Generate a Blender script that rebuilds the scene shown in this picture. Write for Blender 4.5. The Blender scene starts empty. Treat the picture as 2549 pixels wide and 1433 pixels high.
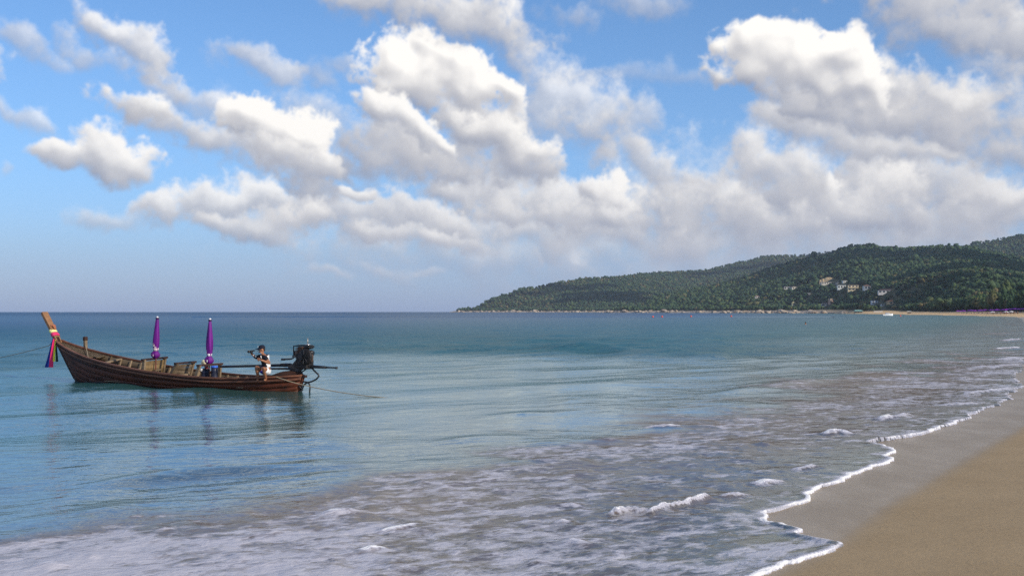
import bpy, math, random
import numpy as np
from mathutils import Vector, Matrix

random.seed(3)
SC = bpy.context.scene
COL = SC.collection
R = math.radians

# ------------------------------------------------------------------ camera, sun, sky strength, exposure
EYE = 2.2
FPX = 2690.0                                   # focal length in photo pixels (38 mm on a 36 mm sensor)
PITCH = math.atan2(775 - 716.5, FPX)
cam_d = bpy.data.cameras.new('camera')
cam_d.lens = 38.0
cam_d.sensor_width = 36.0
cam_d.clip_start = 0.1
cam_d.clip_end = 30000
cam = bpy.data.objects.new('camera', cam_d)
cam.location = (0, 0, EYE)
cam.rotation_euler = (R(90) + PITCH, 0, 0)
COL.objects.link(cam)
SC.camera = cam

SUN_EL, SUN_AZ = R(27), R(127)                 # azimuth clockwise from +Y: the sun stands behind us on the right
sun_dir = Vector((math.sin(SUN_AZ) * math.cos(SUN_EL), math.cos(SUN_AZ) * math.cos(SUN_EL), math.sin(SUN_EL)))
sl = bpy.data.lights.new('sun', 'SUN')
sl.energy = 4.2
sl.angle = R(0.5)
sl.color = (1.0, 0.90, 0.76)
so = bpy.data.objects.new('sun', sl)
so.rotation_euler = sun_dir.to_track_quat('Z', 'Y').to_euler()
so.location = (60, -60, 80)
COL.objects.link(so)

SKY_STRENGTH = 0.15
SC.view_settings.view_transform = 'Standard'
SC.view_settings.look = 'None'
SC.view_settings.exposure = 0.0
SC.view_settings.gamma = 1.0
SC.view_settings.use_curve_mapping = False
SC.cycles.use_denoising = False          # the fine ripples and foam are kept; what grain is left is a small camera's
SC.cycles.use_adaptive_sampling = False
try: SC.cycles.sampling_pattern = 'BLUE_NOISE'
except Exception: pass
SC.cycles.max_bounces = 8
SC.cycles.transparent_max_bounces = 12
SC.cycles.volume_bounces = 0

# ------------------------------------------------------------------ rays of the photograph -> places in the world
_c, _s = math.cos(PITCH), math.sin(PITCH)
def ray(px, py):
    X = (np.asarray(px, float) - 1274.5) / FPX
    Z = -(np.asarray(py, float) - 716.5) / FPX
    return X, _c - Z * _s, _s + Z * _c
def atz(px, py, z=0.0):
    x, y, d = ray(px, py)
    t = (z - EYE) / d
    return np.array([x * t, y * t, z + 0 * t])
def aty(px, py, Y):
    x, y, d = ray(px, py)
    t = Y / y
    return np.array([x * t, Y, EYE + d * t])
def px2ae(px, py):
    x, y, z = ray(px, py)
    return np.degrees(np.arctan2(x, y)), np.degrees(np.arctan2(z, np.hypot(x, y)))

# ------------------------------------------------------------------ node helpers
class NT:
    def __init__(self, nt): self.nt = nt; self.n = nt.nodes; self.l = nt.links
    def new(self, t, **kw):
        nd = self.n.new(t)
        for k, v in kw.items(): setattr(nd, k, v)
        return nd
    def link(self, a, b): self.l.new(a, b)
    def val(self, sock, v):
        if hasattr(v, 'is_output'): self.link(v, sock)
        else: sock.default_value = v
    def math(self, op, a, b=0.0, c=None, clamp=False):
        m = self.new('ShaderNodeMath', operation=op, use_clamp=clamp)
        self.val(m.inputs[0], a); self.val(m.inputs[1], b)
        if c is not None: self.val(m.inputs[2], c)
        return m.outputs[0]
    def ramp(self, fac, lo, hi, a=0.0, b=1.0):
        m = self.new('ShaderNodeMapRange', interpolation_type='SMOOTHSTEP')
        self.val(m.inputs[0], fac); self.val(m.inputs[1], lo); self.val(m.inputs[2], hi)
        self.val(m.inputs[3], a); self.val(m.inputs[4], b)
        return m.outputs[0]
    def mix(self, f, a, b, bt='MIX'):
        m = self.new('ShaderNodeMix', data_type='RGBA', blend_type=bt)
        self.val(m.inputs[0], f)
        for k, v in ((6, a), (7, b)):
            if isinstance(v, tuple) and len(v) == 3: v = (*v, 1)
            self.val(m.inputs[k], v)
        return m.outputs[2]
    def noise(self, vec, scale, detail=4, rough=.55, dist=0.0):
        t = self.new('ShaderNodeTexNoise')
        if vec is not None: self.link(vec, t.inputs['Vector'])
        t.inputs['Scale'].default_value = scale; t.inputs['Detail'].default_value = detail
        t.inputs['Roughness'].default_value = rough; t.inputs['Distortion'].default_value = dist
        return t.outputs[0]
    def mapping(self, vec, scale=(1, 1, 1), rot=(0, 0, 0), loc=(0, 0, 0)):
        m = self.new('ShaderNodeMapping')
        self.link(vec, m.inputs[0]); m.inputs['Scale'].default_value = scale
        m.inputs['Rotation'].default_value = rot; m.inputs['Location'].default_value = loc
        return m.outputs[0]
    def attr(self, name):
        a = self.new('ShaderNodeAttribute', attribute_name=name); return a
    def pos(self): return self.new('ShaderNodeNewGeometry').outputs['Position']
    def obj(self): return self.new('ShaderNodeTexCoord').outputs['Object']
    def bump(self, h, dist, strength=1.0, normal=None):
        b = self.new('ShaderNodeBump'); self.link(h, b.inputs['Height'])
        b.inputs['Distance'].default_value = dist; self.val(b.inputs['Strength'], strength)
        if normal is not None: self.link(normal, b.inputs['Normal'])
        return b.outputs[0]

def new_mat(name):
    m = bpy.data.materials.new(name); m.use_nodes = True
    t = NT(m.node_tree); t.n.clear()
    out = t.new('ShaderNodeOutputMaterial')
    return m, t, out
def bsdf(t, col, rough=.6, normal=None, spec=.5, metal=0.0, **kw):
    b = t.new('ShaderNodeBsdfPrincipled')
    if isinstance(col, tuple) and len(col) == 3: col = (*col, 1)
    t.val(b.inputs['Base Color'], col); t.val(b.inputs['Roughness'], rough)
    t.val(b.inputs['Specular IOR Level'], spec); b.inputs['Metallic'].default_value = metal
    if normal is not None: t.link(normal, b.inputs['Normal'])
    return b
MATS = {}
def mat(name, a, b=None, scale=8.0, rough=.6, spec=.4, metal=0.0, stretch=(1, 1, 1), bump=.004, detail=5, bias=(.35, .65), rnd=0.0):
    """two tones mixed by noise in object space, a little relief"""
    if name in MATS: return MATS[name]
    m, t, out = new_mat(name)
    co = t.mapping(t.obj(), stretch)
    n = t.noise(co, scale, detail, .6)
    c = t.mix(t.ramp(n, bias[0], bias[1]), a, b if b else tuple(x * .7 for x in a))
    if rnd:
        oi = t.new('ShaderNodeObjectInfo').outputs['Random']
        hsv = t.new('ShaderNodeHueSaturation')
        t.link(t.math('MULTIPLY_ADD', oi, rnd, 1 - rnd / 2), hsv.inputs['Value'])
        t.link(t.math('MULTIPLY_ADD', oi, .05, .475), hsv.inputs['Hue'])
        t.link(c, hsv.inputs['Color']); c = hsv.outputs[0]
    s = bsdf(t, c, rough, t.bump(n, bump, .6), spec, metal)
    t.link(s.outputs[0], out.inputs[0])
    MATS[name] = m
    return m

# ------------------------------------------------------------------ mesh helpers
class MB:
    def __init__(self): self.v = []; self.f = []; self.mi = []
    def add(self, vs, fs, mi=0):
        o = len(self.v); self.v += [tuple(p) for p in vs]
        self.f += [tuple(o + i for i in f) for f in fs]; self.mi += [mi] * len(fs)
    def box(self, c, size, rot=None, mi=0, bev=0.0):
        hx, hy, hz = (q / 2 for q in size)
        if bev <= 0:
            vs = [Vector((x, y, z)) for x in (-hx, hx) for y in (-hy, hy) for z in (-hz, hz)]
            fs = [(0, 1, 3, 2), (4, 6, 7, 5), (0, 4, 5, 1), (2, 3, 7, 6), (0, 2, 6, 4), (1, 5, 7, 3)]
        else:
            b = min(bev, hx * .9, hy * .9, hz * .9); vs = []; fs = []
            for z, k in ((-hz, b), (-hz + b, 0), (hz - b, 0), (hz, b)):
                X, Y = hx - k, hy - k; q = b
                vs += [Vector(p) for p in ((-X + q, -Y, z), (X - q, -Y, z), (X, -Y + q, z), (X, Y - q, z), (X - q, Y, z), (-X + q, Y, z), (-X, Y - q, z), (-X, -Y + q, z))]
            for r in range(3):
                for i in range(8):
                    a = r * 8 + i; d = r * 8 + (i + 1) % 8
                    fs.append((a, d, d + 8, a + 8))
            fs += [tuple(range(7, -1, -1)), tuple(range(24, 32))]
        M = rot if rot is not None else Matrix.Identity(3)
        c = Vector(c)
        self.add([M @ v + c for v in vs], fs, mi)
    def tube(self, pts, r, n=8, cap=True, mi=0):
        pts = [Vector(p) for p in pts]
        if not hasattr(r, '__len__'): r = [r] * len(pts)
        vs = []; up = None
        for i, p in enumerate(pts):
            d = (pts[min(i + 1, len(pts) - 1)] - pts[max(i - 1, 0)])
            d = d.normalized() if d.length > 1e-9 else Vector((0, 0, 1))
            if up is None: up = Vector((0, 0, 1)) if abs(d.z) < .9 else Vector((1, 0, 0))
            a = d.cross(up).normalized(); b = a.cross(d).normalized(); up = b
            vs += [p + (a * math.cos(2 * math.pi * k / n) + b * math.sin(2 * math.pi * k / n)) * r[i] for k in range(n)]
        fs = []
        for i in range(len(pts) - 1):
            for k in range(n):
                fs.append((i * n + k, i * n + (k + 1) % n, (i + 1) * n + (k + 1) % n, (i + 1) * n + k))
        if cap: fs += [tuple(range(n - 1, -1, -1)), tuple(range((len(pts) - 1) * n, len(pts) * n))]
        self.add(vs, fs, mi)
    def lathe(self, prof, n=14, c=(0, 0, 0), mi=0, wob=None, M=None):
        vs = []; c = Vector(c)
        for i, (r, z) in enumerate(prof):
            for k in range(n):
                a = 2 * math.pi * k / n; rr = r * (1 + (wob(k, i) if wob else 0))
                v = Vector((rr * math.cos(a), rr * math.sin(a), z))
                vs.append((M @ v if M is not None else v) + c)
        fs = []
        for i in range(len(prof) - 1):
            for k in range(n):
                fs.append((i * n + k, i * n + (k + 1) % n, (i + 1) * n + (k + 1) % n, (i + 1) * n + k))
        fs += [tuple(range(n - 1, -1, -1)), tuple(range((len(prof) - 1) * n, len(prof) * n))]
        self.add(vs, fs, mi)
    def prism(self, poly, a, b, mi=0):
        """poly: list of 3-D points; extruded by vector b-a"""
        n = len(poly); off = Vector(b) - Vector(a)
        vs = [Vector(p) for p in poly] + [Vector(p) + off for p in poly]
        fs = [tuple(range(n - 1, -1, -1)), tuple(range(n, 2 * n))] + [(i, (i + 1) % n, n + (i + 1) % n, n + i) for i in range(n)]
        self.add(vs, fs, mi)
    def mesh(self, name, mats, smooth=False):
        me = bpy.data.meshes.new(name); me.from_pydata(self.v, [], self.f); me.validate()
        for m in (mats if isinstance(mats, (list, tuple)) else [mats]): me.materials.append(m)
        if len(me.polygons) == len(self.mi): me.polygons.foreach_set('material_index', self.mi)
        if smooth: me.shade_smooth()
        return me
def link(o, parent=None):
    COL.objects.link(o)
    if parent is not None: o.parent = parent
    return o
def part(name, mb, mats, parent=None, smooth=False, label=None):
    o = link(bpy.data.objects.new(name, mb.mesh(name, mats, smooth)), parent)
    if label: o['label'] = label
    return o
def tag(o, label=None, cat=None, group=None, kind=None):
    if label: o['label'] = label
    if cat: o['category'] = cat
    if group: o['group'] = group
    if kind: o['kind'] = kind
    return o
def empty(name, loc, rz=0.0):
    o = bpy.data.objects.new(name, None); o.location = tuple(float(q) for q in loc); o.rotation_euler = (0, 0, rz); o.empty_display_size = .2
    return link(o)
def copy_tree(o, parent=None):
    c = o.copy(); COL.objects.link(c)
    if parent is not None: c.parent = parent
    for ch in list(o.children): copy_tree(ch, c)
    return c
def np_mesh(name, V, F, mats, smooth=True, attrs=None):
    me = bpy.data.meshes.new(name)
    V = np.ascontiguousarray(V, np.float32); F = np.ascontiguousarray(F, np.int32); k = F.shape[1]
    me.vertices.add(len(V)); me.vertices.foreach_set('co', V.ravel())
    me.loops.add(F.size); me.loops.foreach_set('vertex_index', F.ravel())
    me.polygons.add(len(F)); me.polygons.foreach_set('loop_start', np.arange(0, F.size, k, dtype=np.int32))
    try: me.polygons.foreach_set('loop_total', np.full(len(F), k, np.int32))
    except Exception: pass
    me.update(calc_edges=True)
    for m in (mats if isinstance(mats, (list, tuple)) else [mats]): me.materials.append(m)
    if attrs:
        for kx, a in attrs.items():
            at = me.attributes.new(kx, 'FLOAT', 'POINT'); at.data.foreach_set('value', np.ascontiguousarray(a, np.float32))
    if smooth: me.shade_smooth()
    return me
def grid_faces(nr, nc, keep=None):
    i = np.arange(nr - 1)[:, None] * nc + np.arange(nc - 1)[None, :]
    F = np.stack([i, i + 1, i + nc + 1, i + nc], -1)
    return F[keep] if keep is not None else F.reshape(-1, 4)
def compact(V, F, attrs):
    used = np.unique(F); m = np.full(len(V), -1, np.int32); m[used] = np.arange(len(used))
    return V[used], m[F], {k: a[used] for k, a in attrs.items()}

# ------------------------------------------------------------------ numeric noise
def _hash(ix, iy, seed):
    h = (ix.astype(np.int64) * 374761393 + iy.astype(np.int64) * 668265263 + seed * 1442695041) & 0x7fffffff
    h = ((h ^ (h >> 13)) * 1274126177) & 0x7fffffff
    return ((h ^ (h >> 16)) & 0xffff) / 65535.0
def vnoise(x, y, seed=0):
    ix = np.floor(x); iy = np.floor(y); fx = x - ix; fy = y - iy
    fx = fx * fx * (3 - 2 * fx); fy = fy * fy * (3 - 2 * fy)
    a = _hash(ix, iy, seed); b = _hash(ix + 1, iy, seed); c = _hash(ix, iy + 1, seed); d = _hash(ix + 1, iy + 1, seed)
    return (a * (1 - fx) + b * fx) * (1 - fy) + (c * (1 - fx) + d * fx) * fy
def fbm(x, y, seed=0, oct=4, gain=.5):
    s = 0; a = 1.0; t = 0
    for k in range(oct):
        s = s + a * vnoise(x * 2 ** k + 17.3 * k, y * 2 ** k - 9.1 * k, seed + k); t += a; a *= gain
    return s / t - .5
def sstep(a, b, x):
    t = np.clip((x - a) / (b - a), 0, 1); return t * t * (3 - 2 * t)

def ico(sub):
    g = (1 + 5 ** .5) / 2
    v = [(-1, g, 0), (1, g, 0), (-1, -g, 0), (1, -g, 0), (0, -1, g), (0, 1, g), (0, -1, -g), (0, 1, -g), (g, 0, -1), (g, 0, 1), (-g, 0, -1), (-g, 0, 1)]
    f = [(0, 11, 5), (0, 5, 1), (0, 1, 7), (0, 7, 10), (0, 10, 11), (1, 5, 9), (5, 11, 4), (11, 10, 2), (10, 7, 6), (7, 1, 8), (3, 9, 4), (3, 4, 2), (3, 2, 6), (3, 6, 8), (3, 8, 9), (4, 9, 5), (2, 4, 11), (6, 2, 10), (8, 6, 7), (9, 8, 1)]
    v = [np.array(p) / np.linalg.norm(p) for p in v]
    for _ in range(sub):
        mid = {}; nf = []
        def m(a, b):
            k = (min(a, b), max(a, b))
            if k not in mid:
                q = v[a] + v[b]; v.append(q / np.linalg.norm(q)); mid[k] = len(v) - 1
            return mid[k]
        for a, b, c in f:
            ab, bc, ca = m(a, b), m(b, c), m(c, a); nf += [(a, ab, ca), (b, bc, ab), (c, ca, bc), (ab, bc, ca)]
        f = nf
    return np.array(v), np.array(f, np.int32)
ICO0, ICO1 = ico(0), ico(1)

# ------------------------------------------------------------------ sky: Nishita air with a drawn-out field of cumulus (numpy noise, lit from the sun's side)
# clouds far to near: (opacity, brightness, softness, [(cx,cy,rx,ry,tilt), ...])
CL=[
(.62,.80,1.0,[(1400,640,600,80,2),(1750,590,613.6,115.2,0),(2200,580,613.6,128,0),(1150,600,300,60,4)]),(.6,.7,1.0,[(2150,480,566.4,140.8,4),(1750,500,236,76.8,4)]),
(.30,.60,.9,[(1700,195,130,26,3),(1480,190,160,22,0)]),
(.25,.7,1.0,[(640,300,300,60,12),(980,420,260,120,0)]),
(.62,.75,.8,[(810,670,62,18,16)]),(.45,.75,.9,[(960,675,80,15,14),(1060,684,45,12,5)]),
(.35,.75,.9,[(1320,640,48,13,42),(1440,648,42,12,62)]),
(.75,.42,.9,[(1900,585,389.4,57.6,3),(2260,570,389.4,64,0),(1600,590,283.2,48.64,5)]),
(.8,.62,.7,[(2420,540,271.4,51.2,4)]),(.7,.62,.8,[(1450,590,283.2,43.52,6),(1250,590,150,32,8)]),
(.85,.62,.6,[(2470,488,82.6,35.84,12),(2549,500,59,38.4,5)]),
(.85,.60,.6,[(2310,462,141.6,53.76,16),(2390,490,118,43.52,16)]),
(.9,.72,.5,[(2130,440,88.5,58.88,12),(2190,470,70.8,58.88,40)]),
(.9,.58,.6,[(2020,505,224.2,57.6,8),(2180,520,177,46.08,4)]),
(.95,.95,.25,[(2048,452,44.84,30.72,30)]),
(.85,.55,.6,[(1930,440,112.1,53.76,25),(1990,480,129.8,53.76,22)]),
(.85,.62,.7,[(1740,480,100.3,43.52,5),(1800,500,82.6,33.28,15)]),
(.85,.55,.7,[(1700,535,224.2,53.76,8),(1880,545,177,46.08,5)]),
(.55,.45,.9,[(1790,430,141.6,33.28,-5)]),
(.95,.72,.5,[(1330,490,236,64,4),(1180,480,110,40,0),(1480,520,129.8,46.08,10)]),
(.95,.9,.3,[(1510,480,73.16,46.08,28)]),
(.85,.62,.6,[(1400,545,247.8,51.2,4)]),
(.8,.62,.7,[(1560,378,66,36,20),(1640,418,106.2,35.84,18)]),
(.9,.62,.5,[(980,545,160,55,10),(1110,580,120,40,14),(820,540,120,45,0)]),
(.85,.72,.5,[(960,582,110,22,12),(1130,606,80,20,8)]),
(.6,.66,.8,[(275,545,85,34,0)]),
(.9,.76,.5,[(620,505,105,46,8),(500,510,110,36,-8),(690,520,100,42,10),(420,525,80,28,0)]),
(.9,.70,.5,[(560,560,150,34,8),(640,585,50,15,12),(740,555,100,36,0)]),
(.95,.92,.3,[(880,478,70,18,-4)]),
(.9,.30,.7,[(770,475,80,34,30),(860,420,60,40,40)]),
(.45,.6,.9,[(780,275,110,40,15),(860,345,60,40,10)]),
(.7,.70,.8,[(1400,225,95,75,20),(1480,300,90,60,25),(1340,290,100,90,10)]),
(.62,.66,.85,[(1580,285,85,50,22),(1500,330,110,36,20)]),
(.95,.58,.6,[(1120,400,180,60,12),(1290,390,110,55,12),(1240,320,120,70,30)]),
(.95,.72,.5,[(1210,340,140,70,30),(1310,380,90,50,20)]),
(1.,.95,.25,[(990,160,72,58,-10),(1090,165,90,62,22),(1190,215,95,48,36),(1030,220,110,60,10)]),
(.95,.50,.6,[(960,370,90,75,15),(1020,400,110,55,15)]),
(.98,.88,.35,[(950,280,74,42,25),(1030,315,78,32,42),(1090,360,50,20,42)]),
(.6,.62,.85,[(440,250,110,30,28),(510,245,80,26,12)]),
(.9,.62,.6,[(470,335,190,42,18),(620,390,150,44,16)]),
(.95,.78,.4,[(345,275,85,42,4)]),
(1.,1.0,.25,[(640,278,48,36,0),(690,325,120,50,16),(780,330,48,44,20),(610,310,70,30,5)]),
(.95,.66,.5,[(700,390,130,46,18),(790,400,60,46,30)]),
(.97,.80,.4,[(285,372,62,44,15),(300,415,70,32,8),(160,388,85,22,8),(220,415,90,26,10)]),
(.6,.62,.85,[(205,145,75,45,15)]),
(.85,.72,.6,[(300,85,85,42,24),(345,135,75,48,42)]),
(.55,.62,.85,[(420,210,80,28,35)]),
(.6,.66,.8,[(30,95,55,38,30),(90,145,70,26,22)]),
(.6,.68,.85,[(45,280,75,24,36),(95,320,40,18,20)]),
(.4,.7,.9,[(-5,425,22,22,0)]),
(.68,.66,.7,[(610,142,78,28,14),(690,170,70,28,38)]),(.5,.64,.85,[(840,172,62,28,8),(780,200,60,20,20)]),
(.45,.58,.9,[(1420,45,62,36,0)]),(.5,.62,.85,[(1600,8,110,42,5)]),
(.92,.60,.7,[(1060,20,210,62,10),(1230,70,110,60,25),(950,10,90,42,20)]),
(.5,.58,.9,[(1290,150,50,50,40)]),
(.92,.52,.7,[(2150,300,200,70,18),(2330,340,220,70,14),(2480,300,130,90,10)]),
(.92,.60,.6,[(1990,312,110,42,16),(2100,360,170,42,14),(2240,390,130,30,8)]),
(.95,.58,.6,[(2000,250,150,60,22),(2180,240,170,70,24),(2330,270,160,80,22)]),
(1.,.98,.28,[(1890,105,62,52,0),(1960,150,110,62,30),(2060,140,95,54,26),(2130,195,110,46,30),(1870,180,56,42,10)]),
(.92,.46,.75,[(2400,50,230,80,14),(2520,130,130,56,16),(2250,30,100,50,10)]),
(.6,.5,.85,[(2500,190,110,40,12)]),
]
def spec_noise(rng,h,w,lo,beta):
    fy=np.fft.fftfreq(h)[:,None]*h/ w * 1.0; fx=np.fft.rfftfreq(w)[None,:]
    fy=np.fft.fftfreq(h)[:,None]
    f=np.sqrt(fx*fx+fy*fy); f[0,0]=1
    amp=np.where(f>lo,f**(-beta),lo**(-beta)*(f/lo)**1.0)
    s=np.fft.rfft2(rng.standard_normal((h,w)))*amp; s[0,0]=0
    n=np.fft.irfft2(s,s=(h,w)); return (n/n.std()).astype(np.float32)
def blur(a,s):
    h,w=a.shape; fy=np.fft.fftfreq(h)[:,None]; fx=np.fft.rfftfreq(w)[None,:]
    return np.fft.irfft2(np.fft.rfft2(a)*np.exp(-2*(np.pi*s)**2*(fx*fx+fy*fy)),s=(h,w)).astype(np.float32)
def clouds(rng,AZ,EL,clist,ppd):
    """AZ,EL degree grids (row 0 lowest), clist far to near -> premultiplied rgb, alpha"""
    h,w=AZ.shape
    w1=spec_noise(rng,h,w,1/(5*ppd),1.85); w2=spec_noise(rng,h,w,1/(5*ppd),1.85)
    WA=AZ+w1*0.40; WE=EL+w2*0.26
    n=spec_noise(rng,h,w,1/(2.5*ppd),1.75)
    wisp=spec_noise(rng,h,w,1/(4*ppd),1.6)
    b=np.zeros((h,w),np.float32); tot=0
    for k in range(5):
        o=spec_noise(rng,h,w,1/(2.2/2**k*ppd),3.2); a=0.6**k
        b+=a*(0.8-np.abs(o)); tot+=a
    b/=tot
    C=np.zeros((h,w,3),np.float32); A=np.zeros((h,w),np.float32)
    shade=np.array([0.34,0.37,0.46],np.float32); mid=np.array([0.64,0.635,0.655],np.float32); hi=np.array([1.10,1.065,1.01],np.float32)
    for (op,bri,soft,bl) in clist:
        pad=2.2
        xs=[q for (a,e,ra,re,t) in bl for q in (a-ra*1.8-pad,a+ra*1.8+pad)]
        ys=[q for (a,e,ra,re,t) in bl for q in (e-max(ra*.8,re)*1.7-pad,e+max(ra*.8,re)*1.7+pad)]
        x0,x1=np.searchsorted(AZ[0],min(xs)),np.searchsorted(AZ[0],max(xs))
        y0,y1=np.searchsorted(EL[:,0],min(ys)),np.searchsorted(EL[:,0],max(ys))
        if x1-x0<4 or y1-y0<4: continue
        sl=(slice(y0,y1),slice(x0,x1))
        M=np.zeros((y1-y0,x1-x0),np.float32); V=np.zeros_like(M); Wt=np.zeros_like(M)+1e-6
        size=0
        for (a,e,ra,re,t) in bl:
            c,s=np.cos(np.radians(t)),np.sin(np.radians(t))
            k=min(1.0,re/1.0+.25)
            dx=AZ[sl]+(WA[sl]-AZ[sl])*k-a; dy=EL[sl]+(WE[sl]-EL[sl])*k-e
            u=(dx*c-dy*s)/ra; v=(dx*s+dy*c)/re
            q=np.exp(-0.72*(u*u+v*v))
            M=1-(1-M)*(1-q); V+=q*v; Wt+=q; size=max(size,re)
        V=V/Wt                                        # height inside the cloud, -1 base, +1 top
        er=(0.080*n[sl]+0.155*b[sl])*(1-.45*soft)+soft*0.10*wisp[sl]
        er=er*min(1.0,.45+size*.5)
        soft=min(1.0,.24+.82*soft); D=M-0.39+er
        wd=0.10+0.70*soft**1.2
        wd=wd*(1+.5*sstep(.2,-1.,V))                  # bases melt
        al=sstep(0,1,(D+0.10*soft)/wd)*op
        # relief: thickness of the cloud towards us, billowed
        T=np.clip(D,0,None)**.7*size*1.5
        Hh=T+(0.14*b[sl]+.05*n[sl])*np.clip(al,0,1)*(1-.55*soft)*min(1,size)
        Hb=blur(Hh,(.10+.20*soft)*ppd)
        gy,gx=np.gradient(Hb,1/ppd)
        nl=(-gx*.42-gy*.70+.62)/np.sqrt(gx*gx+gy*gy+1)
        gH=blur(Hb,.30*ppd); gy,gx=np.gradient(gH,1/ppd)
        nl2=(-gx*.42-gy*.70+.62)/np.sqrt(gx*gx+gy*gy+1)
        lt=.34*nl+.66*nl2
        g=bri*(.52+.62*lt)+.27*np.clip(V,-1.5,1.1)*(.4+.6*bri)+.06*wisp[sl]*soft-.02
        g=g+.10*(1-sstep(0,.35,D))                      # thin rims let light through
        t=np.clip((g-0.08)/0.92,0,1.0)[...,None]
        col=np.where(t<.55,shade+(mid-shade)*t/.55,mid+(hi-mid)*(t-.55)/.45)
        air=np.exp(-np.clip(EL[sl],0,None)/3.0)[...,None]*0.55
        col=col*(1-air)+np.array([.53,.56,.66],np.float32)*air
        al=(al*sstep(0.1,1.0,EL[sl]))[...,None]
        C[sl]=C[sl]*(1-al)+col*al
        A[sl]=A[sl]*(1-al[...,0])+al[...,0]
    return C,A

def generic_clouds(rng, n, az0, az1, el1, skip):
    L = []
    for i in range(n):
        e = 1.5 + (el1 - 1.5) * rng.random() ** 1.7; a = rng.uniform(az0, az1)
        if skip(a, e): continue
        s = (.45 + .03 * min(e, 40)) * rng.uniform(.6, 1.6)
        k = 1 / max(.35, math.cos(R(e)))
        bs = [(a, e, 2.4 * s * k, 1.1 * s, rng.uniform(-4, 22))]
        for j in range(rng.integers(1, 4)):
            bs.append((a + rng.uniform(-2.4, 2.4) * s * k, e + rng.uniform(-.7, .9) * s, rng.uniform(1.0, 2.2) * s * k, rng.uniform(.6, 1.0) * s, rng.uniform(-6, 25)))
        L.append((rng.uniform(.6, 1.0), rng.uniform(.5, .98), rng.uniform(.3, .9), bs))
    L.sort(key=lambda c: c[3][0][1])
    return L
def cloud_image(name, C, A):
    h, w = A.shape
    im = bpy.data.images.new(name, w, h, alpha=True, float_buffer=True)
    im.colorspace_settings.name = 'Non-Color'
    im.alpha_mode = 'CHANNEL_PACKED'
    buf = np.empty((h, w, 4), np.float32); buf[..., :3] = np.clip(C, 0, 4); buf[..., 3] = np.clip(A, 0, 1)
    im.pixels.foreach_set(buf.ravel()); im.update(); im.pack()
    return im
def build_world():
    k = 57.2958 / FPX
    rng = np.random.default_rng(7)
    ppd = 20
    AZ, EL = np.meshgrid(np.arange(-38, 38, 1 / ppd, dtype=np.float32), np.arange(-.5, 24, 1 / ppd, dtype=np.float32))
    st = rng.bit_generator.state
    cl = [(op, br, so, [(*px2ae(x, y), rx * k, ry * k, t) for (x, y, rx, ry, t) in bs]) for (op, br, so, bs) in CL]
    g = generic_clouds(np.random.default_rng(21), 70, -40, 40, 24, lambda a, e: abs(a) < 29 and e < 19.5)
    C1, A1 = clouds(rng, AZ, EL, g + cl, ppd)
    edge = sstep(38, 33, np.abs(AZ)) * sstep(24, 20.5, EL)
    C1 *= edge[..., None]; A1 *= edge
    AZ2, EL2 = np.meshgrid(np.arange(-180, 180, 1 / 6, dtype=np.float32), np.arange(-.5, 70, 1 / 6, dtype=np.float32))
    g2 = generic_clouds(np.random.default_rng(5), 330, -180, 180, 62, lambda a, e: abs(a) < 31 and e < 18)
    g2 = g2 + [(o, b, s, [(q[0] + d, *q[1:]) for q in bs]) for (o, b, s, bs) in g2 for d in (-360, 360) if abs(bs[0][0]) > 172]
    C2, A2 = clouds(np.random.default_rng(9), AZ2, EL2, g2, 6)
    e2 = np.clip(sstep(33, 38, np.abs(AZ2)) + sstep(20.5, 24, EL2), 0, 1)
    C2 *= e2[..., None]; A2 *= e2
    i1 = cloud_image('clouds_ahead', C1, A1); i2 = cloud_image('clouds_around', C2, A2)

    w = bpy.data.worlds.new('World'); SC.world = w; w.use_nodes = True
    t = NT(w.node_tree); t.n.clear()
    out = t.new('ShaderNodeOutputWorld')
    gen = t.new('ShaderNodeTexCoord').outputs['Generated']
    sx = t.new('ShaderNodeSeparateXYZ'); t.link(gen, sx.inputs[0])
    az = t.math('MULTIPLY', t.math('ARCTAN2', sx.outputs[0], sx.outputs[1]), 57.2958)
    el = t.math('MULTIPLY', t.math('ARCSINE', sx.outputs[2]), 57.2958)
    def samp(im, a0, aw, e0, ew, ext):
        cx = t.new('ShaderNodeCombineXYZ')
        t.link(t.math('DIVIDE', t.math('SUBTRACT', az, a0), aw), cx.inputs[0])
        t.link(t.math('DIVIDE', t.math('SUBTRACT', el, e0), ew), cx.inputs[1])
        n = t.new('ShaderNodeTexImage', image=im, extension=ext, interpolation='Cubic')
        t.link(cx.outputs[0], n.inputs[0]); return n
    n1 = samp(i1, -38, 76, -.5, 24.5, 'CLIP'); n2 = samp(i2, -180, 360, -.5, 70.5, 'CLIP')
    inv = t.math('SUBTRACT', 1.0, n1.outputs[1])
    A = t.math('ADD', n1.outputs[1], t.math('MULTIPLY', n2.outputs[1], inv), clamp=True)
    c2 = t.new('ShaderNodeVectorMath', operation='SCALE'); t.link(n2.outputs[0], c2.inputs[0]); t.link(inv, c2.inputs['Scale'])
    ca = t.new('ShaderNodeVectorMath', operation='ADD'); t.link(n1.outputs[0], ca.inputs[0]); t.link(c2.outputs[0], ca.inputs[1])
    sky = t.new('ShaderNodeTexSky', sky_type='NISHITA')
    sky.sun_disc = False; sky.sun_elevation = SUN_EL; sky.sun_rotation = SUN_AZ
    sky.altitude = 2000; sky.air_density = SKY_AIR; sky.dust_density = SKY_DUST; sky.ozone_density = SKY_OZONE
    # mist in the low air, all the way round
    ep = t.math('MAXIMUM', el, 0.0)
    V = t.math('MULTIPLY', t.math('EXPONENT', t.math('DIVIDE', ep, -8.5)), 0.97)
    vc = t.mix(t.ramp(ep, 0.0, 7.0), (.295, .385, .590), (.235, .44, .83))
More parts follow.
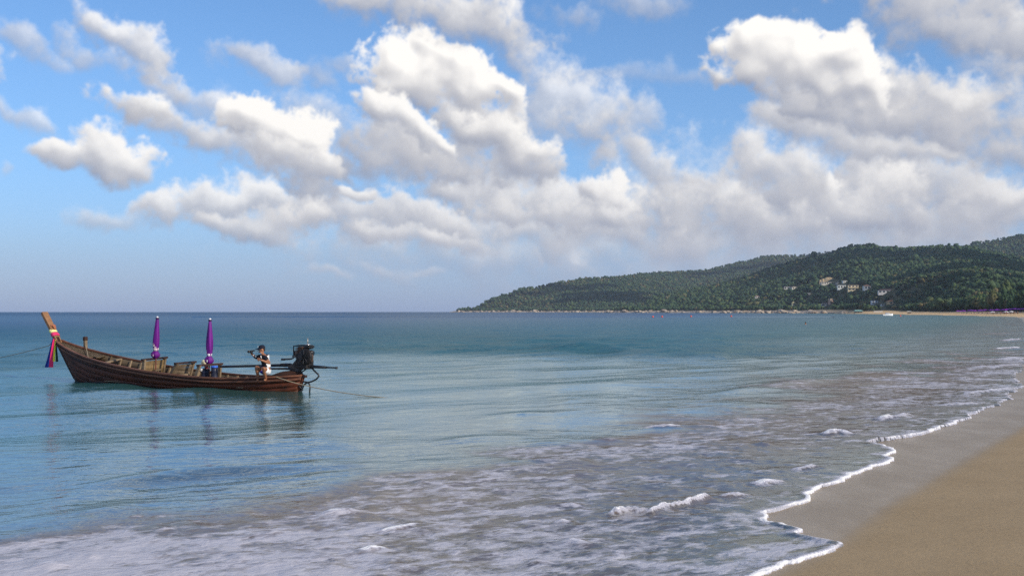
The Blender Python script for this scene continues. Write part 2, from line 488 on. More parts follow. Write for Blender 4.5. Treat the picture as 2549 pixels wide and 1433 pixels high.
    nA = t.math('SUBTRACT', 1.0, A)
    vs = t.new('ShaderNodeVectorMath', operation='SCALE'); t.link(vc, vs.inputs[0]); t.link(t.math('MULTIPLY', V, nA), vs.inputs['Scale'])
    cb = t.new('ShaderNodeVectorMath', operation='ADD'); t.link(ca.outputs[0], cb.inputs[0]); t.link(vs.outputs[0], cb.inputs[1])
    b1 = t.new('ShaderNodeBackground'); b1.inputs[1].default_value = SKY_STRENGTH
    hs = t.new('ShaderNodeHueSaturation'); t.link(sky.outputs[0], hs.inputs['Color']); hs.inputs['Saturation'].default_value = SKY_SAT
    sc = t.new('ShaderNodeVectorMath', operation='SCALE'); t.link(hs.outputs[0], sc.inputs[0]); t.link(t.math('MULTIPLY', nA, t.math('SUBTRACT', 1.0, V)), sc.inputs['Scale'])
    t.link(sc.outputs[0], b1.inputs[0])
    b2 = t.new('ShaderNodeBackground'); b2.inputs[1].default_value = 1.0; t.link(cb.outputs[0], b2.inputs[0])
    ad = t.new('ShaderNodeAddShader'); t.link(b1.outputs[0], ad.inputs[0]); t.link(b2.outputs[0], ad.inputs[1])
    t.link(ad.outputs[0], out.inputs[0])
SKY_AIR, SKY_DUST, SKY_OZONE, SKY_SAT = 1.15, 0.0, 5.0, 1.08
build_world()

# ------------------------------------------------------------------ the lie of the land
SHORE_NEAR = [(-48, -60), (-24, -28), (-10, -9), (-4.0, 0.0), (-0.6, 5.0), (2.0, 9.0), (3.7, 12.0), (6.1, 16), (8.7, 20), (13.3, 28), (17.4, 36), (29.2, 60), (48.5, 100), (96.5, 200), (168, 350), (203, 430)]
SHORE_FAR_PX = [(2535, 455), (2490, 520), (2400, 610), (2300, 760), (2200, 950), (2100, 1150), (2000, 1350), (1900, 1500), (1800, 1650), (1700, 1790), (1600, 1900), (1530, 1980), (1505, 2060), (1512, 2300), (1490, 2480), (1400, 2620), (1300, 2750), (1200, 2880), (1118, 3000)]
def u_of(px): return float(np.asarray(ray(px, 775)[0]) / np.asarray(ray(px, 775)[1]))
SHORE = np.array(SHORE_NEAR + [(u_of(p) * Y, Y) for p, Y in SHORE_FAR_PX] + [(-120, 3300), (100, 4300), (1200, 4900), (6000, 5200)], float)
LAND = np.vstack([SHORE, [(6000, -4000), (-48, -4000)]])
def seg_dist(P, L):
    """distance of points to a polyline"""
    out = np.full(len(P), 1e9)
    for a, b in zip(L[:-1], L[1:]):
        d = b - a; t = np.clip(((P - a) @ d) / (d @ d), 0, 1)
        q = P - a - t[:, None] * d
        np.minimum(out, np.einsum('ij,ij->i', q, q), out)
    return np.sqrt(out)
def inside(P, G):
    r = np.zeros(len(P), bool); x, y = P[:, 0], P[:, 1]; n = len(G)
    for i in range(n):
        (x1, y1), (x2, y2) = G[i], G[(i + 1) % n]
        if y1 == y2: continue
        c = ((y1 > y) != (y2 > y)) & (x < (x2 - x1) * (y - y1) / (y2 - y1) + x1)
        r ^= c
    return r
def shore_d(P):
    d = seg_dist(P, SHORE); return np.where(inside(P, LAND), d, -d)
RIDGES = {  # far to near: photo column, ridge row, distance of the ridge, distance of its foot
 'A': ([1110, 1125, 1160, 1210, 1265, 1290, 1340, 1370, 1460, 1560, 1590, 1640, 1760, 1810, 1870, 1900, 1990, 2050, 2100, 2300, 2600],
       [775, 772, 755, 741, 732, 717, 713, 703, 692, 686, 681, 678, 672, 660, 647, 637, 637, 630, 626, 650, 700],
       [3000, 3010, 3040, 3090, 3130, 3150, 3200, 3240, 3360, 3520, 3600, 3700, 3850, 3900, 3950, 3950, 3900, 3880, 3860, 3800, 3700],
       [3000, 2992, 2940, 2870, 2800, 2765, 2705, 2660, 2545, 2420, 2450, 2500, 2600, 2700, 2800, 2800, 2800, 2800, 2800, 2800, 2800]),
 'B': ([1495, 1520, 1560, 1620, 1700, 1760, 1830, 1900, 1980, 2060, 2100, 2150, 2200, 2240, 2270, 2320, 2380, 2420, 2480, 2549, 2700, 3200, 4200],
       [775, 772, 759, 740, 720, 711, 697, 672, 648, 632, 616, 610, 616, 619, 616, 614, 613, 617, 630, 648, 662, 670, 690],
       [2070, 2075, 2120, 2210, 2320, 2340, 2320, 2280, 2240, 2200, 2190, 2170, 2140, 2110, 2090, 2060, 2030, 2010, 1960, 1900, 1800, 1600, 1400],
       [2050, 2020, 1950, 1880, 1790, 1710, 1600, 1500, 1390, 1240, 1150, 1060, 960, 880, 810, 740, 650, 600, 560, 530, 500, 470, 430]),
 'C': ([2300, 2350, 2430, 2549, 2800, 3400], [700, 645, 606, 586, 565, 570], [3100] * 6, [2150] * 6),
}
for k in RIDGES:
    c, y, dr, ds = (np.array(q, float) for q in RIDGES[k])
    RIDGES[k] = (np.array([u_of(q) for q in c]), np.maximum(0, EYE + (775 - y) * 1.03 * dr / FPX - 6.5), dr, ds)
def hills_z(x, y):
    y = np.maximum(y, 1.0); u = x / y
    z = np.zeros_like(x)
    for k, (uu, zr, dr, ds) in RIDGES.items():
        Z = np.interp(u, uu, zr, left=0); D = np.interp(u, uu, dr); S = np.interp(u, uu, ds)
        t = (y - S) / (D - S)
        g = fbm(x / 170, y / 260, 11, 4)
        prof = np.where(t < 1, np.clip(t, 0, 1) ** 1.12, np.clip(1 - (t - 1) * .8, 0, 1))
        prof = prof * (1 + .55 * g * np.clip(1 - np.abs(t), 0, 1) * np.clip(t * 3, 0, 1))
        z = np.maximum(z, Z * prof)
    return z
def height(x, y, d=None):
    x = np.asarray(x, float).ravel(); y = np.asarray(y, float).ravel()
    if d is None: d = shore_d(np.stack([x, y], -1))
    near = np.interp(d, [-260, -90, -40, -18, -8, 0, 6, 14, 32, 45, 300], [-9, -3.6, -1.8, -.85, -.38, 0, .27, .72, 2.1, 2.35, 4])
    far = np.interp(d, [-260, -60, 0, 6, 14, 60, 300], [-12, -3, 0, 2.4, 4.0, 5.5, 8])
    w = sstep(950, 1250, y)
    z = near * (1 - w) + far * w
    z = z + .02 * fbm(x / 3.0, y / 3.0, 3, 3) * np.clip(np.abs(d) * .5, 0, 1) * (y < 300)
    h = hills_z(x, y) * sstep(28, 110, d)
    return np.where(d > 0, np.maximum(z, h), z)
def hit(px, py, y0=420.0, y1=3300.0):
    x, yy, dz = ray(px, py)
    Y = np.geomspace(y0, y1, 700); t = Y / yy
    X = x * t; Z = EYE + dz * t
    H = height(X, Y)
    k = np.argmax(H >= Z)
    return (float(X[k]), float(Y[k]), float(H[k])) if (H >= Z).any() else None

# --- lines read off the photograph, laid on the sand
SWASH_PX = [(1880, 1440), (1917, 1421), (1978, 1407), (2043, 1387), (2108, 1364), (2075, 1352), (2051, 1346), (2010, 1338), (1982, 1328), (2010, 1322), (1978, 1310), (1945, 1300), (1892, 1293), (1925, 1283), (1905, 1271), (1945, 1257), (2010, 1236), (2014, 1222), (2055, 1208), (2098, 1196), (2096, 1184), (2136, 1171), (2197, 1153), (2242, 1140), (2210, 1131), (2242, 1118), (2210, 1104), (2157, 1096), (2238, 1086), (2328, 1070), (2397, 1045), (2442, 1025), (2478, 1007), (2523, 984), (2503, 980), (2549, 963)]
def chaikin(L, n=2):
    for _ in range(n):
        a, b = L[:-1], L[1:]; q = np.empty((2 * len(a), 2)); q[0::2] = .75 * a + .25 * b; q[1::2] = .25 * a + .75 * b
        L = np.vstack([L[:1], q, L[-1:]])
    return L
_sw = chaikin(np.array([atz(px, py)[:2] for px, py in SWASH_PX]), 2)
SWASH = np.vstack([[(-60, -60), (-25, -28), (-10, -9), (-4.4, -.2), (-1.2, 5.0), (1.2, 8.2)], _sw[1:], [(17.0, 36.5), (20.4, 43), (28.6, 60), (47.5, 100), (95, 200), (165, 350), (200, 430)]])
SEA_POLY = np.vstack([SWASH, [(-900, 430), (-900, -60)]])
WET_PX = [(1950, 1436), (2105, 1363), (2160, 1312), (2230, 1262), (2310, 1212), (2400, 1160), (2470, 1120), (2549, 1072)]
_wt = np.array([atz(px, py, .02)[:2] for px, py in WET_PX])
WETL = np.vstack([[(-60, -62), (-24, -29), (-9, -10), (-3.5, -.6), (0.2, 5.2)], _wt, [(13.5, 26.5), (19.4, 36), (31.5, 60), (51.5, 100), (100, 200), (172, 350), (207, 430)]])
WET_POLY = np.vstack([WETL, [(-900, 430), (-900, -62)]])
WASH_PX = [(0, 1345), (230, 1300), (450, 1240), (650, 1205), (850, 1172), (1050, 1135), (1270, 1097), (1530, 1050), (1800, 985), (2050, 940), (2300, 893), (2549, 858)]
_ws = np.array([atz(px, py)[:2] for px, py in WASH_PX])
WASH = np.vstack([[(-30, -20), (-16, -4), (-8.5, 6)], _ws, [(46, 100), (92, 200), (163, 350), (199, 430)]])
WASH_POLY = np.vstack([WASH, [(600, 430), (600, -20)]])

def sdist(P, L, G):
    d = seg_dist(P, L); return np.where(inside(P, G), d, -d)

def build_beach():
    d1 = np.concatenate([-np.geomspace(45, 5, 22), np.arange(-4.8, 4.8, .13), np.geomspace(5, 130, 26)])
    Y = np.concatenate([np.arange(-40, 4, 2.0), np.arange(4, 40, .16), np.geomspace(40, 432, 90)])
    cx = np.interp(Y, SHORE[:16, 1], SHORE[:16, 0])
    DD, YY = np.meshgrid(d1, Y); XX = cx[:, None] + DD * (1.2)
    P = np.stack([XX.ravel(), YY.ravel()], -1)
    d = shore_d(P); z = height(P[:, 0], P[:, 1], d)
    near = np.abs(d) < 60
    wet = np.ones(len(P)); wet[d > 8] = 0
    m = (np.abs(d) <= 8)
    wd = sdist(P[m], WETL, WET_POLY)
    wet[m] = sstep(-.15, .22, wd + .10 * fbm(P[m, 0] * .8, P[m, 1] * .8, 5, 3))
    V = np.stack([P[:, 0], P[:, 1], z], -1)
    me = np_mesh('beach', V, grid_faces(len(Y), len(d1)), mat_sand(), True, {'wet': wet, 'dry': sstep(10, 26, d)})
    tag(link(bpy.data.objects.new('beach', me)), 'smooth tan sand beach with a wet grey margin by the wash', kind='structure')

def mat_sand():
    m, t, out = new_mat('sand')
    p = t.pos(); wet = t.attr('wet').outputs['Fac']; dry = t.attr('dry').outputs['Fac']
    n1 = t.noise(p, 260, 3, .7); n2 = t.noise(p, .9, 5, .6); n3 = t.noise(t.mapping(p, (1, .35, 1), (0, 0, R(-58))), 1.6, 4, .6); n4 = t.noise(p, 14, 6, .75)
    damp = t.mix(t.ramp(n2, .3, .7), (.415, .302, .172), (.372, .268, .150))
    damp = t.mix(t.math('MULTIPLY', t.ramp(n1, .35, .7), .14), damp, (.17, .125, .075))
    pale = t.mix(t.ramp(n2, .3, .7), (.68, .47, .25), (.60, .42, .22))
    wetc = t.mix(t.ramp(n3, .3, .7), (.36, .265, .150), (.315, .232, .132))
    c = t.mix(wet, t.mix(dry, damp, pale), wetc)
    rough = t.math('MULTIPLY_ADD', wet, -.57, .85)
    rough = t.math('ADD', rough, t.math('MULTIPLY', t.ramp(n3, .3, .7), t.math('MULTIPLY', wet, .10)))
    damp2 = t.mix(t.math('MULTIPLY', t.ramp(n4, .40, .66), .12), c, (.13, .095, .055)); c = damp2
    h = t.math('ADD', t.math('MULTIPLY_ADD', n1, .15, n2), t.math('MULTIPLY', n4, .5))
    nb = t.bump(h, .02, t.math('MULTIPLY_ADD', wet, -.55, .8))
    b = bsdf(t, c, rough, nb, .5)
    t.val(b.inputs['Specular IOR Level'], t.math('MULTIPLY_ADD', wet, .16, .20))
    t.link(b.outputs[0], out.inputs[0]); return m

def build_hills():
    U = np.concatenate([np.linspace(-.075, .50, 250), np.linspace(.505, 1.1, 50)])
    Y = np.concatenate([np.arange(428, 1000, 9.0), np.arange(1000, 2400, 18.0), np.arange(2400, 4300, 30.0)])
    UU, YY = np.meshgrid(U, Y); X = (UU * YY).ravel(); Yr = YY.ravel()
    d = shore_d(np.stack([X, Yr], -1)); z = height(X, Yr, d)
    keep = (d.reshape(UU.shape) > -40)
    kq = keep[:-1, :-1] & keep[1:, 1:] & keep[:-1, 1:] & keep[1:, :-1]
    V = np.stack([X, Yr, z], -1); F = grid_faces(len(Y), len(U), kq)
    veg = sstep(28, 40, d) * (1 - sstep(1000, 1200, Yr)) + sstep(12, 18, d) * sstep(1000, 1200, Yr)
    rock = sstep(1150, 1350, Yr)
    V, F, A = compact(V, F, {'veg': veg, 'rock': rock})
    m, t, out = new_mat('hillside')
    p = t.pos(); n = t.noise(p, .03, 6, .65); n2 = t.noise(p, .25, 5, .6)
    soil = t.mix(t.ramp(n2, .35, .65), (.060, .075, .028), (.10, .085, .04))
    sand = t.mix(t.ramp(n2, .3, .7), (.68, .47, .25), (.60, .42, .22))
    rk = t.mix(t.ramp(t.noise(p, .5, 6, .7), .35, .65), (.52, .44, .34), (.24, .19, .15))
    c = t.mix(t.attr('veg').outputs['Fac'], t.mix(t.attr('rock').outputs['Fac'], sand, rk), soil)
    t.link(bsdf(t, c, .9, t.bump(n2, 1.0, .5), .2).outputs[0], out.inputs[0])
    o = link(bpy.data.objects.new('hills', np_mesh('hills', V, F, m, True, A)))
    tag(o, 'wooded hills and headland round the far side of the bay', kind='structure')

# ------------------------------------------------------------------ the sea
CRESTS = [  # photo polyline, height, half width, foam
 ([(1505, 1284), (1570, 1278), (1620, 1283), (1650, 1268), (1700, 1262), (1740, 1250), (1772, 1241)], .075, .05, 1.0),
 ([(2035, 1084), (2090, 1079), (2125, 1086)], .07, .11, .95), ([(2172, 1047), (2230, 1040), (2268, 1031)], .06, .12, .95),
 ([(1865, 1209), (1930, 1201), (1955, 1195)], .05, .09, .9), ([(1960, 1172), (2005, 1168), (2048, 1160)], .05, .09, .9),
 ([(930, 1324), (980, 1318), (1020, 1311), (1046, 1301)], .022, .06, .84), ([(880, 1375), (915, 1368), (945, 1364), (985, 1366)], .022, .06, .84),
 ([(1385, 1357), (1420, 1352), (1485, 1364)], .06, .10, .9), ([(1370, 1262), (1420, 1258), (1465, 1266)], .05, .10, .75),
 ([(1590, 1066), (1640, 1064), (1710, 1061)], .05, .14, .8), ([(1450, 1100), (1520, 1098), (1560, 1095)], .04, .14, .6),
 ([(1775, 1242), (1830, 1236), (1880, 1230)], .04, .08, .8), ([(1360, 1300), (1440, 1302)], .03, .07, .75),
 ([(780, 1283), (860, 1279), (930, 1276)], .05, .09, .8), ([(370, 1328), (410, 1324), (445, 1317)], .04, .08, .85),
 ([(640, 1330), (720, 1326)], .03, .07, .7), ([(200, 1392), (260, 1388)], .03, .06, .7), ([(560, 1395), (640, 1388)], .03, .07, .75), ([(60, 1410), (180, 1418)], .03, .07, .7),
 ([(2390, 982), (2450, 976), (2525, 966)], .05, .14, .9), ([(2470, 871), (2549, 867)], .10, .40, .9), ([(2480, 896), (2549, 892)], .08, .30, .85), ([(2330, 1011), (2380, 1008), (2440, 1004)], .05, .12, .85),
 ([(2400, 915), (2480, 915), (2549, 908)], .07, .22, .7), ([(2150, 955), (2240, 950)], .05, .18, .45), ([(2380, 945), (2420, 940)], .04, .15, .7), ([(1880, 1110), (1920, 1105)], .05, .1, .5),
 ([(1100, 1375), (1180, 1372)], .03, .07, .6), ([(1290, 1400), (1380, 1398)], .03, .06, .6), ([(300, 1300), (380, 1288)], .03, .08, .55), ([(1600, 1180), (1670, 1176)], .03, .1, .45), ([(1200, 1225), (1300, 1220)], .03, .1, .4),
 ([(1000, 1205), (1090, 1200)], .03, .1, .4), ([(1300, 1150), (1400, 1145)], .03, .1, .45), ([(2490, 850), (2549, 846)], .1, .5, .7), ([(2440, 833), (2530, 831)], .1, .6, .55), ([(2225, 787), (2275, 787)], .0, .1, 0),
 ([(2420, 788), (2450, 788)], .25, 4.0, 1.0),
]
SWELLS = [
 ([(1195, 1048), (1260, 1038), (1330, 1031), (1400, 1029), (1455, 1033)], .07, .42), ([(0, 1268), (150, 1240), (280, 1210), (450, 1180), (600, 1168), (760, 1160), (1010, 1152)], .085, .40),
 ([(0, 1325), (160, 1300), (330, 1262), (500, 1240)], .08, .35), ([(950, 882), (1150, 876), (1300, 872), (1500, 873), (1750, 882)], .26, 1.5), ([(1900, 798), (2100, 798), (2300, 800), (2480, 802)], .45, 6.0),
 ([(1720, 992), (1900, 965), (2060, 942)], .07, .5), ([(500, 1215), (700, 1195), (880, 1180)], .06, .3), ([(1050, 1105), (1180, 1090), (1290, 1080)], .05, .3), ([(0, 793), (500, 793), (1100, 794)], .5, 12.0),
 ([(900, 1075), (1050, 1068)], .03, .3), ([(650, 1105), (800, 1100), (930, 1108)], .05, .4), ([(2080, 870), (2300, 868)], .12, 1.2), ([(1650, 838), (1900, 840), (2200, 842)], .2, 2.2), ([(0, 840), (300, 842)], .12, 2.0),
]
FOAM_PTS = [(0, 1440, .76), (300, 1440, .78), (700, 1440, .76), (1100, 1440, .68), (1500, 1440, .62), (1800, 1440, .74), (1950, 1400, .70), (0, 1380, .66), (250, 1360, .68), (550, 1340, .66), (850, 1330, .66), (1150, 1340, .56),
 (1450, 1340, .52), (1750, 1340, .52), (300, 1300, .5), (600, 1270, .60), (900, 1260, .66), (1200, 1270, .56), (1500, 1260, .46), (1800, 1260, .46), (850, 1210, .52), (1100, 1190, .58), (1350, 1190, .52), (1600, 1180, .44), (1900, 1170, .42), (2100, 1150, .40),
 (1300, 1120, .50), (1550, 1090, .56), (1800, 1060, .56), (2000, 1060, .50), (2150, 1050, .48), (1750, 1020, .50), (1950, 990, .52), (2200, 980, .52), (2400, 970, .56), (2300, 920, .58), (2500, 900, .62), (2549, 870, .60), (1050, 1145, .45), (600, 1225, .42)]
RIP_PTS = [(0, 780, 1), (600, 780, 1), (1200, 780, .9), (1800, 782, .8), (2400, 790, .6), (0, 830, 1), (500, 830, 1), (1000, 840, 1), (1400, 850, 1), (1800, 840, .9), (2200, 850, .6), (1100, 870, 1), (1400, 872, 1), (1700, 878, .9), (1300, 905, .18), (1600, 920, .15), (1000, 905, .35), (1900, 900, .25),
 (100, 900, .8), (900, 930, .25), (0, 960, .5), (1200, 980, .08), (1000, 1040, .12), (1500, 960, .1), (700, 1040, .3), (300, 1050, .35), (0, 1100, .3), (500, 1120, .25), (900, 1120, .25), (300, 1200, .3), (0, 1250, .35), (700, 1190, .3), (1300, 1040, .12), (1800, 960, .2), (2100, 920, .35), (2549, 860, .5)]
def pts_field(P, pts, power=3.2):
    """smooth field through world points (given as photo points on the water), blended in log-distance"""
    u = P[:, 0] / np.maximum(P[:, 1], .5); lv = np.log(np.maximum(P[:, 1], .5))
    num = 0; den = 0
    for px, py, v in pts:
        q = atz(px, max(py, 779)); a = q[0] / q[1]; b = math.log(q[1])
        w = 1.0 / ((((u - a) * 2.6) ** 2 + ((lv - b) * 2.2) ** 2) ** (power / 2) + 1e-4)
        num = num + w * v; den = den + w
    return num / den
def build_sea():
    r = [4.0]
    while r[-1] < 5400: r.append(r[-1] + max(.045, min(r[-1] ** 2 / 3600.0, 160 if r[-1] > 150 else .30 + max(0, r[-1] - 70) * .013)))
    r = np.array(r)
    az = np.concatenate([np.linspace(-100, -30, 24)[:-1], np.linspace(-30, 30, 640), np.linspace(30, 75, 16)[1:]])
    RR, AA = np.meshgrid(r, np.radians(az))
    RR = RR.T; AA = AA.T
    X = (RR * np.sin(AA)).ravel(); Y = (RR * np.cos(AA)).ravel(); P = np.stack([X, Y], -1); n = len(P)
    rr = RR.ravel(); drr = np.interp(rr, r[:-1], np.diff(r))
    d = shore_d(P); gz = height(X, Y, d)
    depth = np.maximum(-gz, 0)
    # running waves: short chop, longer swell rolling onto the shore
    z = np.zeros(n)
    rng = np.random.default_rng(12)
    rip = np.clip(pts_field(P, RIP_PTS), 0, 1)
    for k in range(30):
        lam = float(np.exp(rng.uniform(np.log(.5), np.log(8.0))))
        a = math.radians(rng.normal(118, 30)); kx, ky = math.sin(a) * 2 * math.pi / lam, math.cos(a) * 2 * math.pi / lam
        amp = .0065 * lam ** .75
        w = sstep(2.2, 4.5, lam / drr)          # drop what the sheet cannot carry
        ph = rng.uniform(0, 6.28) + 2.2 * fbm(X / (lam * 5), Y / (lam * 5), 40 + k, 2)
        s = np.sin(kx * X + ky * Y + ph)
        z += w * amp * (s + .25 * s * s) * (.12 + 2.3 * rip * sstep(20, 45, rr) if lam < 3 else .3 + .5 * rip)
    z *= sstep(-.02, .5, depth) * .85 + .15
    foam = np.zeros(n)
    m = rr < 500
    idx = np.where(m)[0]; Pm = P[m]
    wsh = sdist(Pm, WASH, WASH_POLY)                    # + inside the wash
    swd = sdist(Pm, SWASH, SEA_POLY)                    # + on the sea side of the run-up edge
    swd = swd + .26 * fbm(Pm[:, 0] * 1.1, Pm[:, 1] * 1.1, 33, 3) * np.clip(rr[m] / 14, .6, 2) + .10 * fbm(Pm[:, 0] * 5, Pm[:, 1] * 5, 35, 2)
    wob = fbm(Pm[:, 0] * .7, Pm[:, 1] * .7, 61, 4)
    width = .35 + .035 * rr[m]
    F = pts_field(Pm, FOAM_PTS) - .075
    inw = sstep(-1.2, 2.2, (wsh + wob * 4.6 * np.clip(rr[m] / 20, .5, 4)) / width)
    f = F * inw
    # the lip of the run-up and the crests
    e = np.clip(1 - np.abs(swd - .03) / (.045 + .0020 * rr[m]), 0, 1) * (1 - .85 * sstep(15, 42, rr[m])) * np.clip(.30 + 1.9 * (.5 + fbm(Pm[:, 0] * 1.3, Pm[:, 1] * 1.3, 19, 4)), 0, 1.2)
    f = np.maximum(f, np.clip(1.25 * e, 0, 1) * (.72 + .5 * (.5 + fbm(Pm[:, 0] * 1.3, Pm[:, 1] * 1.3, 8, 3))))
    lob = fbm(Pm[:, 0] * 1.6, Pm[:, 1] * 1.6, 55, 4)
    f = np.where(swd > 0, np.maximum(f, (.66 + .5 * lob) * np.exp(-np.clip(swd, 0, 9) / (.16 + .5 * np.clip(lob + .15, 0, 1))) * (1 - .6 * sstep(35, 70, rr[m]))), f)
    # mini lobes just behind the lip
    zz = z[m] * (1 - .75 * inw)
    rough = fbm(Pm[:, 0] * 2.3, Pm[:, 1] * 2.3, 71, 4); rough2 = fbm(Pm[:, 0] * 7, Pm[:, 1] * 7, 75, 2)
    zz = zz + inw * (.045 * rough + .016 * rough2 * (rr[m] < 40)) * np.clip(swd / 1.0, 0, 1)
    for k, (pl, hgt, hw, fo) in enumerate(CRESTS):
        L = np.array([atz(px, py)[:2] for px, py in pl])
        sel = np.abs(Pm[:, 0] - L[:, 0].mean()) + np.abs(Pm[:, 1] - L[:, 1].mean()) < np.ptp(L[:, 0]) + np.ptp(L[:, 1]) + 8 * hw + 1
        if not sel.any(): continue
        Q = Pm[sel]; q = seg_dist(Q, L); wv = 1 + .7 * fbm(Q[:, 0] * 3, Q[:, 1] * 3, 90 + k, 3)
        q = np.abs(q + hw * .6 * fbm(Q[:, 0] * 2.2, Q[:, 1] * 2.2, 120 + k, 3))
        g = np.exp(-(q / hw) ** 2) * (1 + .5 * fbm(Q[:, 0] * 9, Q[:, 1] * 9, 300 + k, 2))
        end = np.clip(np.minimum(np.linalg.norm(Q - L[0], axis=1), np.linalg.norm(Q - L[-1], axis=1)) / (hw * 3), .1, 1)
        zz[sel] += (hgt * g * wv + .3 * hgt * np.exp(-(seg_dist(Q, L) / (hw * 4)) ** 2)) * end
        f[sel] = np.maximum(f[sel], fo * np.exp(-(q / (hw * .9)) ** 4) * np.clip(wv, .3, 1.2) * np.clip(end * 1.6, 0, 1))
    for k, (pl, hgt, hw) in enumerate(SWELLS):
        L = np.array([atz(px, py)[:2] for px, py in pl])
        q = seg_dist(Pm, L); wv = 1 + .8 * fbm(Pm[:, 0] / (hw * 4), Pm[:, 1] / (hw * 4), 150 + k, 3)
        end = np.clip(np.minimum(np.linalg.norm(Pm - L[0], axis=1), np.linalg.norm(Pm - L[-1], axis=1)) / (hw * 5), 0, 1)
        zz += hgt * np.exp(-(q / hw) ** 2) * wv * end
    # run-up film on the sand
    film = gz[m] + .012 + .020 * np.exp(-((swd - .08) / .08) ** 2) + .01 * np.clip(swd, 0, 1)
    up = swd > 0
    zz = np.where(up, np.maximum(zz, film), np.minimum(zz, gz[m] - .06 - .3 * np.clip(-swd, 0, 1)))
    z[m] = zz; foam[m] = np.clip(f, 0, 1)
    foam[m] *= sstep(-.02, .0, swd)
    wdep = np.maximum(z - gz, 0)
    keep = (d < 9).reshape(RR.shape)
    kq = keep[:-1, :-1] & keep[1:, 1:] & keep[:-1, 1:] & keep[1:, :-1]
    V = np.stack([X, Y, z], -1); Fq = grid_faces(RR.shape[0], RR.shape[1], kq)
    V, Fq, A = compact(V, Fq, {'foam': foam, 'depth': wdep, 'rip': rip})
    o = link(bpy.data.objects.new('sea', np_mesh('sea', V, Fq[:, ::-1], mat_sea(), True, A)))
    tag(o, 'blue green sea with foam washing up the beach', kind='structure')

